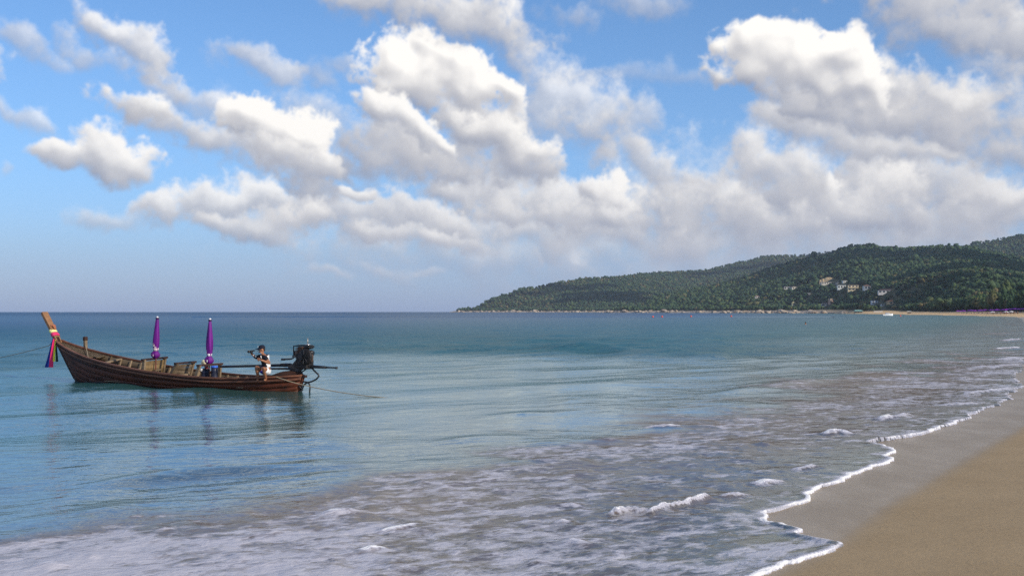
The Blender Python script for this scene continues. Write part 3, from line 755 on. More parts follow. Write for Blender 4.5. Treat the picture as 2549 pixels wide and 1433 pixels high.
def mat_sea():
    m, t, out = new_mat('sea_water')
    p = t.pos()
    foam = t.attr('foam').outputs['Fac']; depth = t.attr('depth').outputs['Fac']; rip = t.attr('rip').outputs['Fac']
    q = t.mapping(p, (1, 1, .2), (0, 0, R(-32)))
    q = t.mapping(q, (.62, 1.0, 1))
    a1 = t.noise(q, 3.1, 5, .56, .7); a2 = t.noise(q, 13.0, 5, .60, .5); a3 = t.noise(q, .55, 4, .5, .6)
    # ripples of three sizes
    pa = t.mapping(p, (1, 1, 1), (0, 0, R(-25)))
    st = t.mapping(pa, (.55, 1.0, 1))
    n1 = t.noise(st, 6.5, 3, .55, .3); n2 = t.noise(st, 1.35, 4, .55, .4); n3 = t.noise(st, .16, 5, .6, .3)
    h = t.math('ADD', t.math('MULTIPLY', n1, .042), t.math('MULTIPLY', n2, .075))
    h = t.math('ADD', h, t.math('MULTIPLY', n3, .75))
    streng = t.math('MULTIPLY_ADD', rip, SEA_RIP, SEA_CALM)
    nb = t.bump(h, 1.0, streng)
    # colour of the water itself by its depth
    mr = t.new('ShaderNodeMapRange'); t.val(mr.inputs[0], depth); mr.inputs[1].default_value = 0; mr.inputs[2].default_value = 6.0
    cr = t.new('ShaderNodeValToRGB'); t.link(mr.outputs[0], cr.inputs[0])
    els = cr.color_ramp.elements
    els[0].position = 0.0; els[0].color = (.16, .13, .088, 1)
    els[1].position = 1.0; els[1].color = (.004, .042, .125, 1)
    for po, c in ((.04, (.13, .128, .09)), (.10, (.050, .108, .090)), (.20, (.026, .106, .110)), (.45, (.012, .088, .128))):
        e = els.new(po); e.color = (*c, 1)
    dif = t.new('ShaderNodeBsdfDiffuse'); churn = t.mix(t.ramp(a3, .35, .65), (.205, .152, .116), (.145, .112, .092))
    t.link(t.mix(t.ramp(foam, .04, .40), cr.outputs[0], churn), dif.inputs[0]); t.link(nb, dif.inputs['Normal'])
    tr = t.new('ShaderNodeBsdfTransparent'); tr.inputs[0].default_value = (.86, .93, .90, 1)
    opac = t.math('SUBTRACT', 1.0, t.math('EXPONENT', t.math('MULTIPLY', depth, t.math('MULTIPLY_ADD', t.ramp(foam, .05, .4), -9.0, -3.2))))
    body = t.new('ShaderNodeMixShader'); t.link(opac, body.inputs[0]); t.link(tr.outputs[0], body.inputs[1]); t.link(dif.outputs[0], body.inputs[2])
    gl = t.new('ShaderNodeBsdfGlossy'); gl.inputs['Color'].default_value = (.86, .97, .985, 1)
    t.link(t.math('MULTIPLY_ADD', rip, .16, .045), gl.inputs['Roughness']); t.link(nb, gl.inputs['Normal'])
    fr = t.new('ShaderNodeFresnel'); fr.inputs[0].default_value = 1.333; t.link(nb, fr.inputs['Normal'])
    frs = t.math('MULTIPLY', fr.outputs[0], t.math('MULTIPLY_ADD', rip, -SEA_FR, SEA_F0))
    frs = t.math('MULTIPLY', frs, t.math('MULTIPLY_ADD', t.ramp(foam, .05, .5), -.62, 1.0))
    wat = t.new('ShaderNodeMixShader'); t.link(frs, wat.inputs[0]); t.link(body.outputs[0], wat.inputs[1]); t.link(gl.outputs[0], wat.inputs[2])
    # foam: lace torn by cells, thick where much of it
    vo = t.new('ShaderNodeTexVoronoi', feature='SMOOTH_F1'); t.link(t.mix(.12, q, a2), vo.inputs['Vector']); vo.inputs['Scale'].default_value = 6.0; vo.inputs['Smoothness'].default_value = .4
    pat = t.math('ADD', t.math('MULTIPLY', a1, .52), t.math('MULTIPLY', a2, .42))
    pat = t.math('ADD', pat, t.math('MULTIPLY', vo.outputs['Distance'], .16))
    pat = t.math('ADD', pat, t.math('MULTIPLY', t.math('SUBTRACT', a3, .5), .46))
    thr = t.math('SUBTRACT', .86, t.math('MULTIPLY', foam, .62))
    film = t.math('MULTIPLY', t.ramp(pat, t.math('SUBTRACT', thr, .05), t.math('ADD', thr, .01)), .33)
    lace = t.math('MULTIPLY', t.ramp(pat, t.math('ADD', thr, .025), t.math('ADD', thr, .075)), .33)
    cov = t.math('MULTIPLY', t.math('ADD', film, lace), t.ramp(foam, .02, .25))
    thick = t.ramp(foam, .76, .95)
    cov = t.math('ADD', cov, t.math('MULTIPLY', thick, t.math('MULTIPLY', t.ramp(pat, t.math('SUBTRACT', thr, .20), t.math('SUBTRACT', thr, .04)), .92)), clamp=True)
    fb = t.bump(t.math('ADD', t.math('MULTIPLY', a2, .04), t.math('MULTIPLY', a1, .07)), 1.0, .55)
    fo = bsdf(t, t.mix(thick, (.65, .64, .71), (.84, .83, .82)), .75, fb, .3)  # lavender of the thin foam is sky light put into its colour
    al = t.new('ShaderNodeMixShader'); t.link(cov, al.inputs[0]); t.link(wat.outputs[0], al.inputs[1]); t.link(fo.outputs[0], al.inputs[2])
    t.link(al.outputs[0], out.inputs[0]); return m
SEA_RIP, SEA_CALM, SEA_FR, SEA_F0 = .9, .085, .44, .66

# ------------------------------------------------------------------ air
def build_haze(density):
    mb = MB(); mb.box((300, 300, 146), (13400, 13400, 320)); m, t, out = new_mat('haze')
    v = t.new('ShaderNodeVolumePrincipled'); v.inputs['Color'].default_value = (.72, .82, 1.0, 1); v.inputs['Density'].default_value = density
    v.inputs['Anisotropy'].default_value = .1
    t.link(v.outputs[0], out.inputs['Volume'])
    tag(part('haze', mb, m), 'thin pale sea haze filling the whole bay', kind='stuff')

build_beach(); build_hills(); build_sea(); build_haze(6.5e-5)

# ------------------------------------------------------------------ woods
def crown_np(rng, lobes, leaves, sx, sz, base, leaf=.16, cone=0.0, sub=1, rs=1.0):
    """foliage: ragged lumps with loose leaf clumps round them; unit radius about 1"""
    iv, fi = ICO1 if sub else ICO0
    V = []; F = []; n = 0; cs = []
    for k in range(lobes):
        h = rng.uniform(0, 1) if lobes > 1 else .5
        w = (1 - cone * h) * (.62 if lobes > 1 else 0)
        a = rng.uniform(0, 6.28); q = rng.uniform(.25, 1) ** .6
        c = np.array([math.cos(a) * w * q * sx, math.sin(a) * w * q * sx, base + sz * (.25 + .62 * h)])
        rr = rs * rng.uniform(.34, .56) * (1 - cone * .55 * h) * (1 if lobes > 3 else 1.45)
        disp = 1 + rng.uniform(-.28, .30, len(iv))[:, None]
        V.append(c + iv * disp * rr * np.array([sx, sx, sz * .72])); F.append(fi + n); n += len(iv); cs.append((c, rr))
    for k in range(leaves):
        c, rr = cs[rng.integers(len(cs))]
        d = rng.normal(size=3); d /= np.linalg.norm(d); d[2] = abs(d[2]) * .9 - .25
        p = c + d * rr * rng.uniform(.85, 1.28) * np.array([sx, sx, sz * .72])
        t = rng.normal(size=(3, 3)) * leaf
        V.append(p + t); F.append(np.array([[0, 1, 2]]) + n); n += 3
    return np.vstack(V), np.vstack(F).astype(np.int32)
def leaf_mat(name, a, b, c, rnd_attr=None):
    m, t, out = new_mat(name)
    p = t.pos(); n = t.noise(p, .35, 4, .6); n2 = t.noise(p, .03, 3, .5)
    if rnd_attr: r = t.attr(rnd_attr).outputs['Fac']
    else: r = t.new('ShaderNodeObjectInfo').outputs['Random']
    col = t.mix(t.ramp(r, .25, .75), a, b)
    col = t.mix(t.math('MULTIPLY', t.ramp(t.math('ADD', r, t.math('MULTIPLY', t.math('SUBTRACT', n2, .5), .6)), .78, .95), .8), col, c)
    col = t.mix(t.math('MULTIPLY', t.ramp(n, .35, .7), .5), col, t.mix(.5, col, (.012, .022, .008)))
    b1 = bsdf(t, col, .75, None, .2)
    t.link(b1.outputs[0], out.inputs[0]); return m
M_LEAF = leaf_mat('leaf_green', (.032, .068, .026), (.070, .105, .034), (.15, .115, .045))
M_WOOD_FAR = leaf_mat('leaf_woods', (.028, .064, .032), (.066, .106, .040), (.165, .125, .055), 'tint')
M_BARK = mat('bark', (.14, .10, .07), (.07, .05, .035), 3.0, .9, .1, stretch=(3, 3, .6), bump=.02)

HOUSES = [  # photo column, row of the foot, width px, height px, depth m, roof, wall colour, roof colour, floors, label
 (2123, 723, 22, 13, 9, 'flat', (.80, .66, .42), (.10, .075, .065), 2, 'cream two storey house with dark flat roof high on the wooded slope'),
 (2157, 720, 14, 9, 9, 'hip', (.80, .78, .72), (.34, .18, .11), 1, 'white villa under brown hip roof, just past the cream house'),
 (2094, 718, 18, 8, 8, 'flat', (.74, .76, .70), (.30, .30, .30), 1, 'pale low villa with grey roof on the near side of the cream house'),
 (2061, 707, 32, 4.5, 8, 'flat', (.62, .58, .50), (.45, .42, .38), 1, 'long low pale building below the bare earth bank'),
 (2102, 703, 9, 4.5, 7, 'flat', (.82, .80, .72), (.50, .48, .42), 1, 'small white house highest on the slope, above the grey roofed villa'),
 (2084, 707, 6, 4, 6, 'flat', (.82, .80, .76), (.40, .38, .36), 1, 'tiny white hut at the end of the long low building'),
 (1959, 720, 13, 6, 7, 'flat', (.78, .72, .62), (.35, .30, .26), 1, 'pale cottage at the tip of the pair alone among the trees'),
 (1976, 719, 12, 5, 7, 'hip', (.72, .68, .58), (.42, .36, .28), 1, 'pale hipped cottage second of the pair alone among the trees'),
 (2204, 729, 32, 8, 9, 'hip', (.66, .63, .60), (.12, .085, .085), 1, 'long house under a dark plum roof half hidden in trees'),
 (2054, 762, 17, 8, 8, 'hip', (.64, .58, .46), (.16, .10, .08), 1, 'bungalow with brown roof low among trees by the shore'),
 (2069, 757, 10, 11, 6, 'flat', (.55, .36, .26), (.50, .40, .30), 2, 'square brick coloured block beside the brown roofed bungalow'),
 (2176, 757, 13, 9, 7, 'flat', (.82, .82, .80), (.24, .24, .24), 2, 'white stepped house low on the slope behind the moored motorboat'),
 (2218, 757, 14, 9, 8, 'hip', (.74, .50, .28), (.56, .22, .09), 1, 'orange roofed house low on the slope near the beach end'),
 (2198, 761, 9, 4, 6, 'flat', (.76, .74, .68), (.40, .38, .36), 1, 'tiny pale hut beside the orange roofed house'),
 (1884, 741, 9, 5, 6, 'hip', (.66, .62, .56), (.36, .24, .18), 1, 'lone small pale house left along the wooded slope'),
 (2013, 734, 6, 4, 5, 'flat', (.80, .80, .80), (.40, .40, .40), 1, 'tiny white cabin halfway up between the cottages and the long building'),
 (1975, 761, 8, 8, 5, 'hip', (.55, .52, .30), (.40, .36, .20), 1, 'small yellowish cabin just above the pale shore rocks'),
]
def house(px, py, wpx, hpx, dep, roof, wc, rc, floors, label):
    q = hit(px, py)
    x, y, z = q; k = y / FPX
    w, h = wpx * k * 1.12, hpx * k * 1.2
    o = empty('house', (x, y, z - .4), -math.atan2(x, y) * .6 + R(random.uniform(-8, 22)))
    tag(o, label, 'house', 'houses on the wooded hillside')
    wm = mat('render_%.2f_%.2f' % (wc[0], wc[2]), wc, tuple(c * .86 for c in wc), .5, .85, .2, bump=.01)
    rm = mat('roof_%.2f_%.2f' % (rc[0], rc[1]), rc, tuple(c * .7 for c in rc), 1.0, .8, .2, bump=.02)
    gm = mat('window_glass', (.03, .04, .05), (.02, .025, .03), 1.0, .12, .5, bump=0)
    fm = mat('white_frame', (.75, .74, .70), None, 4, .6)
    wh = h * (.72 if roof == 'hip' else .88)
    b = MB(); b.box((0, 0, wh / 2 - 1.2), (w, dep, wh + 2.4)); part('wall', b, wm, o)
    b = MB()
    if roof == 'flat': b.box((0, 0, wh + h * .06), (w * 1.06, dep * 1.1, h * .10))
    else:
        e = .5; zt = wh + h * .34; rl = max(w / 2 - dep / 2, w * .12)
        vs = [(-w / 2 - e, -dep / 2 - e, wh - .05), (w / 2 + e, -dep / 2 - e, wh - .05), (w / 2 + e, dep / 2 + e, wh - .05), (-w / 2 - e, dep / 2 + e, wh - .05), (-rl, 0, zt), (rl, 0, zt)]
        b.add(vs, [(0, 1, 5, 4), (1, 2, 5), (2, 3, 4, 5), (3, 0, 4), (3, 2, 1, 0)])
    part('roof', b, rm, o)
    nw = max(2, int(w / 3.6)); fh = wh / floors
    for fl in range(floors):
        for i in range(nw):
            cx = -w / 2 + w * (i + .5) / nw; ww = w / nw * .55; hh = fh * .5; cz = fl * fh + fh * .52
            b = MB(); b.box((cx, -dep / 2 - .03, cz), (ww + .24, .10, hh + .24)); f = part('window', b, fm, o)
            b = MB(); b.box((cx, -dep / 2 - .095, cz), (ww, .05, hh)); part('pane', b, gm, f)
    if floors > 1:
        b = MB(); b.box((0, -dep / 2 - .7, fh), (w * .98, 1.3, .22)); part('balcony', b, wm, o)
    return (x / y, (w / 2 + 2) / y, y, py)

def build_woods():
    rng = np.random.default_rng(31)
    sight = [house(*h) for h in HOUSES]
    # bare earth bank above the long building
    q = hit(2058, 701); k = q[1] / FPX
    b = MB(); n = 12; top = []; bot = []
    for i in range(n + 1):
        s = i / n; X = q[0] + (s - .5) * 40 * k; hh = (2 + 9 * math.sin(math.pi * min(1, s * 1.15)) ** .8) * k * (1 + .2 * random.uniform(-1, 1))
        bot.append((X, q[1] - 3 + random.uniform(-1, 1), height(X, q[1] - 3)[0] - .6)); top.append((X + 2, q[1] + 8, max(height(X, q[1] + 8)[0], q[2]) + hh * .8))
    b.add(bot + top, [(i, i + 1, n + 2 + i, n + 1 + i) for i in range(n)])
    b.add([(p[0], p[1] + 3, p[2] - 6) for p in bot] + top, [(i + 1, i, n + 1 + i, n + 2 + i) for i in range(n)])
    tag(part('earth_bank', b, mat('bare_earth', (.46, .34, .20), (.34, .27, .16), .3, .95, .1, bump=.1)), 'bare tan earth bank cut into the slope above the long low building', 'earth bank')
    sight += [(q[0] / q[1], 20 * k / q[1], q[1], 706)]
    # candidate places, thinned with distance
    pts = []
    Y = 470.0
    while Y < 4050:
        sp = 4.4 + Y / 400.0
        X = np.arange(-.075 * Y, .60 * Y, sp)
        pts.append(np.stack([X + rng.uniform(-.45, .45, len(X)) * sp, Y + rng.uniform(-.45, .45, len(X)) * sp], -1)); Y += sp * .95
    P = np.vstack(pts); d = shore_d(P)
    far = P[:, 1] > 1080
    edge = np.where(far, 15, 36) + 8 * fbm(P[:, 0] / 25, P[:, 1] / 25, 8, 2)
    keep = d > edge
    P, d = P[keep], d[keep]
    u = P[:, 0] / P[:, 1]
    # only slopes that face the bay (a little past the skyline too)
    z = height(P[:, 0], P[:, 1], d)
    row = 775 - (z + 9 - EYE) * FPX / P[:, 1]
    order = np.argsort(P[:, 1]); best = np.full(700, 2000.0); vis = np.zeros(len(P), bool)
    ub = np.clip(((u + .08) * 1000).astype(int), 0, 699)
    for i in order:
        if row[i] < best[ub[i]] + 5: vis[i] = True
        best[ub[i]] = min(best[ub[i]], row[i])
    P, d, z, u = P[vis], d[vis], z[vis], u[vis]
    hgt = rng.uniform(4.3, 8.6, len(P)) * (1 + .35 * fbm(P[:, 0] / 60, P[:, 1] / 60, 4, 2))
    front = (P[:, 1] < 1000) & (d < 85)
    hgt[front] *= rng.uniform(1.05, 1.7, front.sum())
    hgt[rng.random(len(P)) < .02] *= 1.5
    # leave the houses in sight
    ok = np.ones(len(P), bool)
    for (hu, hw, hy, hrow) in sight:
        rows = 775 - (z + hgt - EYE) * FPX / P[:, 1]
        rad = hgt * .45 / P[:, 1]
        ok &= ~((np.abs(u - hu) < hw * .8 + rad) & (P[:, 1] < hy + 3) & (rows < hrow - 1.0) & (P[:, 1] > hy - 420))
        ok &= ~((np.abs(u - hu) < hw + rad * .4) & (np.abs(P[:, 1] - hy) < 10))
    sh = np.array([sun_dir.x, sun_dir.y]); sh /= np.linalg.norm(sh)
    for (hu, hw, hy, hrow) in sight:                     # clearing added on each house's sunny side so sunlight reaches its walls
        q0 = np.array([hu * hy, hy]); ok &= ~(seg_dist(P, np.array([q0, q0 + sh * (24 if hy > 1300 else 42)])) < hw * hy * .9 + 2)
    P, d, z, u, hgt = P[ok], d[ok], z[ok], u[ok], hgt[ok]
    tint = np.clip(rng.random(len(P)) * .75 + .5 * (fbm(P[:, 0] / 90, P[:, 1] / 120, 77, 3) + .28), 0, 1)
    infr = (u < .50)
    lead = np.argsort(np.where(infr, P[:, 1], 1e9))[:300]
    # ---- the nearest three hundred, each a tree of its own
    kinds = []
    for nm, lab, args in (('broadleaf_tree', 'rounded broadleaf tree in the dense wood behind the far beach', dict(lobes=30, leaves=620, sx=.50, sz=.74, base=.20, leaf=.030, rs=.62)),
                          ('casuarina_tree', 'tall feathery casuarina tree in the dense wood behind the far beach', dict(lobes=30, leaves=620, sx=.32, sz=.88, base=.10, leaf=.028, cone=.75, rs=.66))):
        for v in range(4):
            V, F = crown_np(rng, **args)
            cm = np_mesh('crown', V * np.array([1, 1, 1]), F, M_LEAF, False)
            tb = MB(); lean = rng.uniform(-.04, .04)
            tb.tube([(0, 0, -.06), (lean * .4, 0, .2), (lean, 0, .55), (lean * 1.2, .01, .8)], [.030, .024, .016, .006], 7)
            for a in (0.6, 2.6, 4.7):
                tb.tube([(lean * .6, 0, .3), (.16 * math.cos(a), .16 * math.sin(a), .5)], [.013, .004], 5)
            kinds.append((nm, lab, cm, tb.mesh('trunk', M_BARK, True)))
    for i in lead:
        k = rng.integers(0, 4) + (4 if rng.random() < (.55 if d[i] < 75 else .15) else 0)
        nm, lab, cm, tm = kinds[k]
        o = empty(nm, (P[i, 0], P[i, 1], z[i]), rng.uniform(0, 6.28)); s = hgt[i]; w = s * rng.uniform(.9, 1.25)
        o.scale = (w, w, s)
        tag(o, lab, 'tree', nm.replace('_', ' ') + 's behind the far beach')
        link(bpy.data.objects.new('crown', cm), o); link(bpy.data.objects.new('trunk', tm), o)
    # ---- all the woods beyond, one mass
    rest = np.ones(len(P), bool); rest[lead] = False; ri = np.where(rest)[0]
    nearv = [crown_np(rng, 5, 34, .52, .75, .16, .070, sub=0, rs=.85) for _ in range(12)]
    farv = [crown_np(rng, 3, 10, .54, .75, .14, .10, sub=0) for _ in range(10)] + [crown_np(rng, 2, 20, .5, .85, .12, .11, sub=0) for _ in range(4)]
    VV = []; FF = []; TT = []; n = 0
    for i in ri:
        V, F = nearv[rng.integers(len(nearv))] if P[i, 1] < 1350 else farv[rng.integers(len(farv))]
        a = rng.uniform(0, 6.28); c, s = math.cos(a), math.sin(a); h = hgt[i]; w = h * rng.uniform(.95, 1.5)
        M = np.array([[c * w, -s * w, 0], [s * w, c * w, 0], [0, 0, h]])
        VV.append(V @ M.T + np.array([P[i, 0], P[i, 1], z[i] - .1 * h])); FF.append(F + n); TT.append(np.full(len(V), tint[i])); n += len(V)
    V = np.vstack(VV); F = np.vstack(FF)
    print('woods', len(P), 'trees', len(F), 'tris')
    o = link(bpy.data.objects.new('forest', np_mesh('forest', V, F, M_WOOD_FAR, False, {'tint': np.concatenate(TT)})))
    tag(o, 'dense green woodland covering the far hills and headland', 'forest', kind='stuff')
    # ---- boulders along the far shore
    bm_ = []
    for v in range(6):
        iv, fi = ico(2)
        dsp = 1 + .35 * fbm(iv[:, 0] * 1.6 + 7 * v, iv[:, 1] * 1.6 + iv[:, 2] * 1.9, v, 3) * 2
        q = iv * dsp[:, None] * np.array([1.25, 1.0, .62])
        bm_.append(np_mesh('boulder', q, fi, mat('granite', (.52, .43, .33), (.26, .20, .15), .7, .9, .2, bump=.06), False))
    c = 0
    Ls = np.array([(u_of(p) * Yd, Yd) for p, Yd in SHORE_FAR_PX])
    cum = np.concatenate([[0], np.cumsum(np.linalg.norm(np.diff(Ls, axis=0), axis=1))])
    while c < 240:
        s = rng.uniform(0, cum[-1]); x = np.interp(s, cum, Ls[:, 0]); y = np.interp(s, cum, Ls[:, 1])
        if y < 1130: continue
        off = rng.uniform(-1, 12); x += rng.uniform(-5, 5); y += off
        if abs(fbm(np.array([s / 60.]), np.array([.5]), 5, 2)[0]) > .22 and rng.random() < .6: continue
        r = rng.uniform(1.2, 4.2) * (1 if rng.random() < .85 else 1.5)
        o = link(bpy.data.objects.new('boulder', bm_[rng.integers(6)]))
        o.location = (x, y, height(np.array([x]), np.array([y]))[0] + r * .12); o.scale = (r, r, r * rng.uniform(.6, 1.1)); o.rotation_euler = (rng.uniform(-.3, .3), rng.uniform(-.3, .3), rng.uniform(0, 6.28))
        tag(o, 'pale granite boulder at the foot of the wooded headland shore', 'boulder', 'granite boulders along the far shore'); c += 1
build_woods()

# ------------------------------------------------------------------ the longtail boat
BC = np.array([-5.695, 29.472]); BH = np.array([-.86029, .50981]); BL_ = np.array([-BH[1], BH[0]])   # stern, heading, port (towards us)
BANG = math.atan2(BH[1], BH[0])
def BP(px, py, t):
    """photo point on the plane t metres to port of the keel -> boat coordinates"""
    x, y, d = ray(px, py); o = np.array([0, 0, EYE]); v = np.array([x, y, d]); L = np.array([*BL_, 0]); C = np.array([*BC, 0])
    k = (t + (C - o) @ L) / (v @ L); q = o + v * k
    return Vector(((q - C)[:2] @ BH, t, q[2]))
S_HB = ([0, .12, .3, .6, 1.0, 1.5, 3, 4.5, 6, 7.2, 8.3, 9.2, 9.8, 10.3, 10.7], [.045, .13, .23, .36, .49, .60, .75, .80, .77, .70, .57, .40, .26, .13, .10])
S_GH = ([0, .15, .30, .45, .65, .9, 1.5, 2.4, 3.2, 4.2, 5.4, 6.8, 7.6, 8.3, 9.0, 9.6, 10.1, 10.5, 10.7], [.455, .44, .43, .42, .41, .395, .365, .335, .335, .385, .455, .59, .69, .79, .92, 1.05, 1.19, 1.34, 1.42])
S_ZK = ([0, .2, 1, 4, 7, 8.4, 9.0, 9.41, 9.74, 10.02, 10.35, 10.7], [-.10, -.14, -.22, -.26, -.26, -.22, -.12, 0, .40, .76, 1.18, 1.40])
ip = lambda s, T: float(np.interp(s, *T))
def hull_pt(s, q, side, inset=0.0):
    hb, gh, zk = ip(s, S_HB), ip(s, S_GH), ip(s, S_ZK)
    fl = np.clip((s - 6.5) / 3.5, 0, 1)
    e = .50 + .42 * fl                                   # round amidships, straight flare in the bow
    t = hb * q ** e; z = zk + (gh - zk) * q ** (1.55 - .5 * fl)
    rake = .26 * (1 - q) * max(0, (.5 - s) / .5)
    return Vector((s + rake, side * max(t - inset, .012), z + inset * .25 * (1 - q)))
def wood(name, a, b, dark, gloss=.5, sc=1.0):
    if name in MATS: return MATS[name]
    m, t, out = new_mat(name)
    co = t.obj(); g = t.mapping(co, (.9 * sc, 14 * sc, 14 * sc))
    n = t.noise(g, 1.0, 6, .65, .5); n2 = t.noise(t.mapping(co, (.7, 2.2, 2.2)), 1.6, 5, .65, .3); n3 = t.noise(co, 60, 3, .6)
    c = t.mix(t.ramp(n, .32, .68), a, b)
    c = t.mix(t.math('MULTIPLY', t.ramp(n2, .50, .72), .85), c, dark)
    oi = t.new('ShaderNodeObjectInfo').outputs['Random']
    hs = t.new('ShaderNodeHueSaturation'); t.link(c, hs.inputs['Color']); t.link(t.math('MULTIPLY_ADD', oi, .5, .75), hs.inputs['Value'])
    h = t.math('ADD', n, t.math('MULTIPLY', n3, .3))
    b_ = bsdf(t, hs.outputs[0], t.math('MULTIPLY_ADD', n2, .35, gloss - .15), t.bump(h, .006, .7), .25)
    t.link(b_.outputs[0], out.inputs[0]); MATS[name] = m; return m
def build_boat():
    W_OUT = wood('varnished_hull', (.105, .027, .011), (.058, .017, .008), (.016, .008, .006), .55)
    W_IN = wood('weathered_wood', (.25, .185, .118), (.165, .12, .075), (.065, .047, .032), .75)
    W_RAIL = wood('rail_wood', (.20, .082, .044), (.12, .05, .03), (.05, .022, .014), .6)
    W_POST = wood('post_wood', (.31, .165, .082), (.23, .115, .055), (.13, .06, .032), .7)
    W_DARK = wood('dark_wood', (.060, .026, .016), (.036, .017, .011), (.015, .009, .007), .5)
    root = empty('longtail_boat', (BC[0], BC[1], 0), BANG)
    tag(root, 'long dark wooden boat with upswept prow moored in the shallows', 'boat')
    ss = [0, .12, .3, .45, .65, .9, 1.3, 1.8, 2.4, 3.0, 3.6, 4.2, 4.8, 5.4, 6.0, 6.6, 7.1, 7.6, 8.0, 8.4, 8.8, 9.2, 9.5, 9.8, 10.05, 10.3]
    qs = [.02, .26, .45, .63, .80, 1.0]
    for side in (1, -1):
        for j in range(5):
            q0, q1 = qs[j], qs[j + 1]; b = MB(); V = []; lap = .003 + .005 * (j % 2)
            for s in ss:
                for q in (q0, (q0 + q1) / 2, q1):
                    p = hull_pt(s, q, side); V.append(p + Vector((0, side * (lap if q != q1 else lap * .4), 0)))
                for q in (q1, (q0 + q1) / 2, q0): V.append(hull_pt(s, q, side, .035))
            F = []; mi = []
            for i in range(len(ss) - 1):
                for k in range(6):
                    F.append((i * 6 + k, i * 6 + (k + 1) % 6, (i + 1) * 6 + (k + 1) % 6, (i + 1) * 6 + k)); mi.append(1 if k in (3, 4) else 0)
            F += [tuple(range(5, -1, -1)), tuple(range((len(ss) - 1) * 6, len(ss) * 6))]; mi += [0, 0]
            if side < 0: F = [f[::-1] for f in F]
            b.add(V, F); b.mi = mi
            o = part('plank', b, [W_OUT, W_IN], root, True)
        # gunwale and the rub rail under it
        for nm, dz, w, h, off, mt in (('gunwale', .012, .085, .045, .0, W_RAIL), ('rub_rail', -.085, .04, .045, .035, W_RAIL)):
            b = MB(); V = []
            for s in ss:
                q = 1.0 if dz > 0 else .90
                p = hull_pt(s, q, side); z = ip(s, S_GH) + dz; c = Vector((p.x, p.y + side * off * .8 - side * (.015 if dz > 0 else 0), z))
                V += [c + Vector((0, side * w / 2, -h / 2)), c + Vector((0, side * w / 2, h / 2)), c + Vector((0, -side * w / 2, h / 2)), c + Vector((0, -side * w / 2, -h / 2))]
            F = [(i * 4 + k, i * 4 + (k + 1) % 4, (i + 1) * 4 + (k + 1) % 4, (i + 1) * 4 + k) for i in range(len(ss) - 1) for k in range(4)]
            F += [(3, 2, 1, 0), tuple(range((len(ss) - 1) * 4, len(ss) * 4))]
            if side > 0: F = [f[::-1] for f in F]
            b.add(V, F); part(nm, b, mt, root)
    # keel, transom, stern deck
    b = MB(); b.tube([Vector((s, 0, ip(s, S_ZK))) for s in ss[1:]] , .05, 6); part('keel', b, W_DARK, root)
    b = MB(); pts = [hull_pt(0, q, 1) for q in qs] + [hull_pt(0, q, -1) for q in reversed(qs)]
    b.prism(pts, (0, 0, 0), (-.05, 0, 0)); part('transom', b, W_OUT, root)
    for k in range(4):                                  # stern deck boards, humped up to carry the engine
        b = MB(); t0, t1 = -1 + k * .5 + .02, -1 + (k + 1) * .5 - .02; V = []
        sd = [.03, .15, .30, .45, .62, .8]; cz = [.50, .59, .62, .595, .50, .43]
        for s, z in zip(sd, cz):
            hb = ip(s, S_HB) - .03
            for t in (t0, t1): zz = z - .10 * abs(t) ** 1.5; V += [(s, t * hb, zz), (s, t * hb, zz - .03)]
        F = []
        for i in range(len(sd) - 1):
            a = i * 4; c = a + 4
            F += [(a, a + 2, c + 2, c), (a + 1, c + 1, c + 3, a + 3), (a, c, c + 1, a + 1), (a + 2, a + 3, c + 3, c + 2)]
        F += [(0, 1, 3, 2), tuple(len(V) - 4 + q for q in (0, 2, 3, 1))]
        b.add(V, F); part('deck_board', b, W_DARK, root)
    for side in (1, -1):                                # cheeks closing the sides of the stern hump
        b = MB(); sd = [.0, .08, .2, .32, .45, .6, .78, .95]; cz = [.46, .53, .575, .59, .575, .53, .46, .40]
        top = [(s, side * max(.02, ip(s, S_HB) - .015), z) for s, z in zip(sd, cz)]; bot = [(s, side * max(.02, ip(s, S_HB) - .015), ip(s, S_GH) - .06) for s in reversed(sd)]
        b.prism(top + bot, (0, 0, 0), (0, -side * .03, 0)); part('stern_cheek', b, W_DARK, root)
    b = MB(); b.box((-.05, 0, .44), (.16, .09, .07), None, 0, .012); part('stern_peg', b, W_DARK, root)
    # floor boards
    for k in range(5):
        t = -.44 + k * .22; a = 1.0 if abs(t) < .3 else 1.7; e = 8.6 if abs(t) < .1 else (8.2 if abs(t) < .3 else 7.4)
        b = MB(); b.box(((a + e) / 2, t, .10 + .004 * (k % 2)), (e - a, .205, .025)); part('floor_board', b, W_IN, root)
    # ribs
    for k in range(17):
        s = 1.9 + k * .405
        for side in (1, -1):
            b = MB(); V = []
            for q in (.42, .55, .7, .85, .985):
                p = hull_pt(s, q, side, .036); d = Vector((0, -side * .05, 0))
                V += [p + Vector((-.035, 0, 0)), p + Vector((.035, 0, 0)), p + Vector((.03, 0, 0)) + d, p + Vector((-.03, 0, 0)) + d]
            F = [(i * 4 + k2, i * 4 + (k2 + 1) % 4, (i + 1) * 4 + (k2 + 1) % 4, (i + 1) * 4 + k2) for i in range(4) for k2 in range(4)] + [(3, 2, 1, 0), (16, 17, 18, 19)]
            b.add(V, F); part('rib', b, W_IN, root)
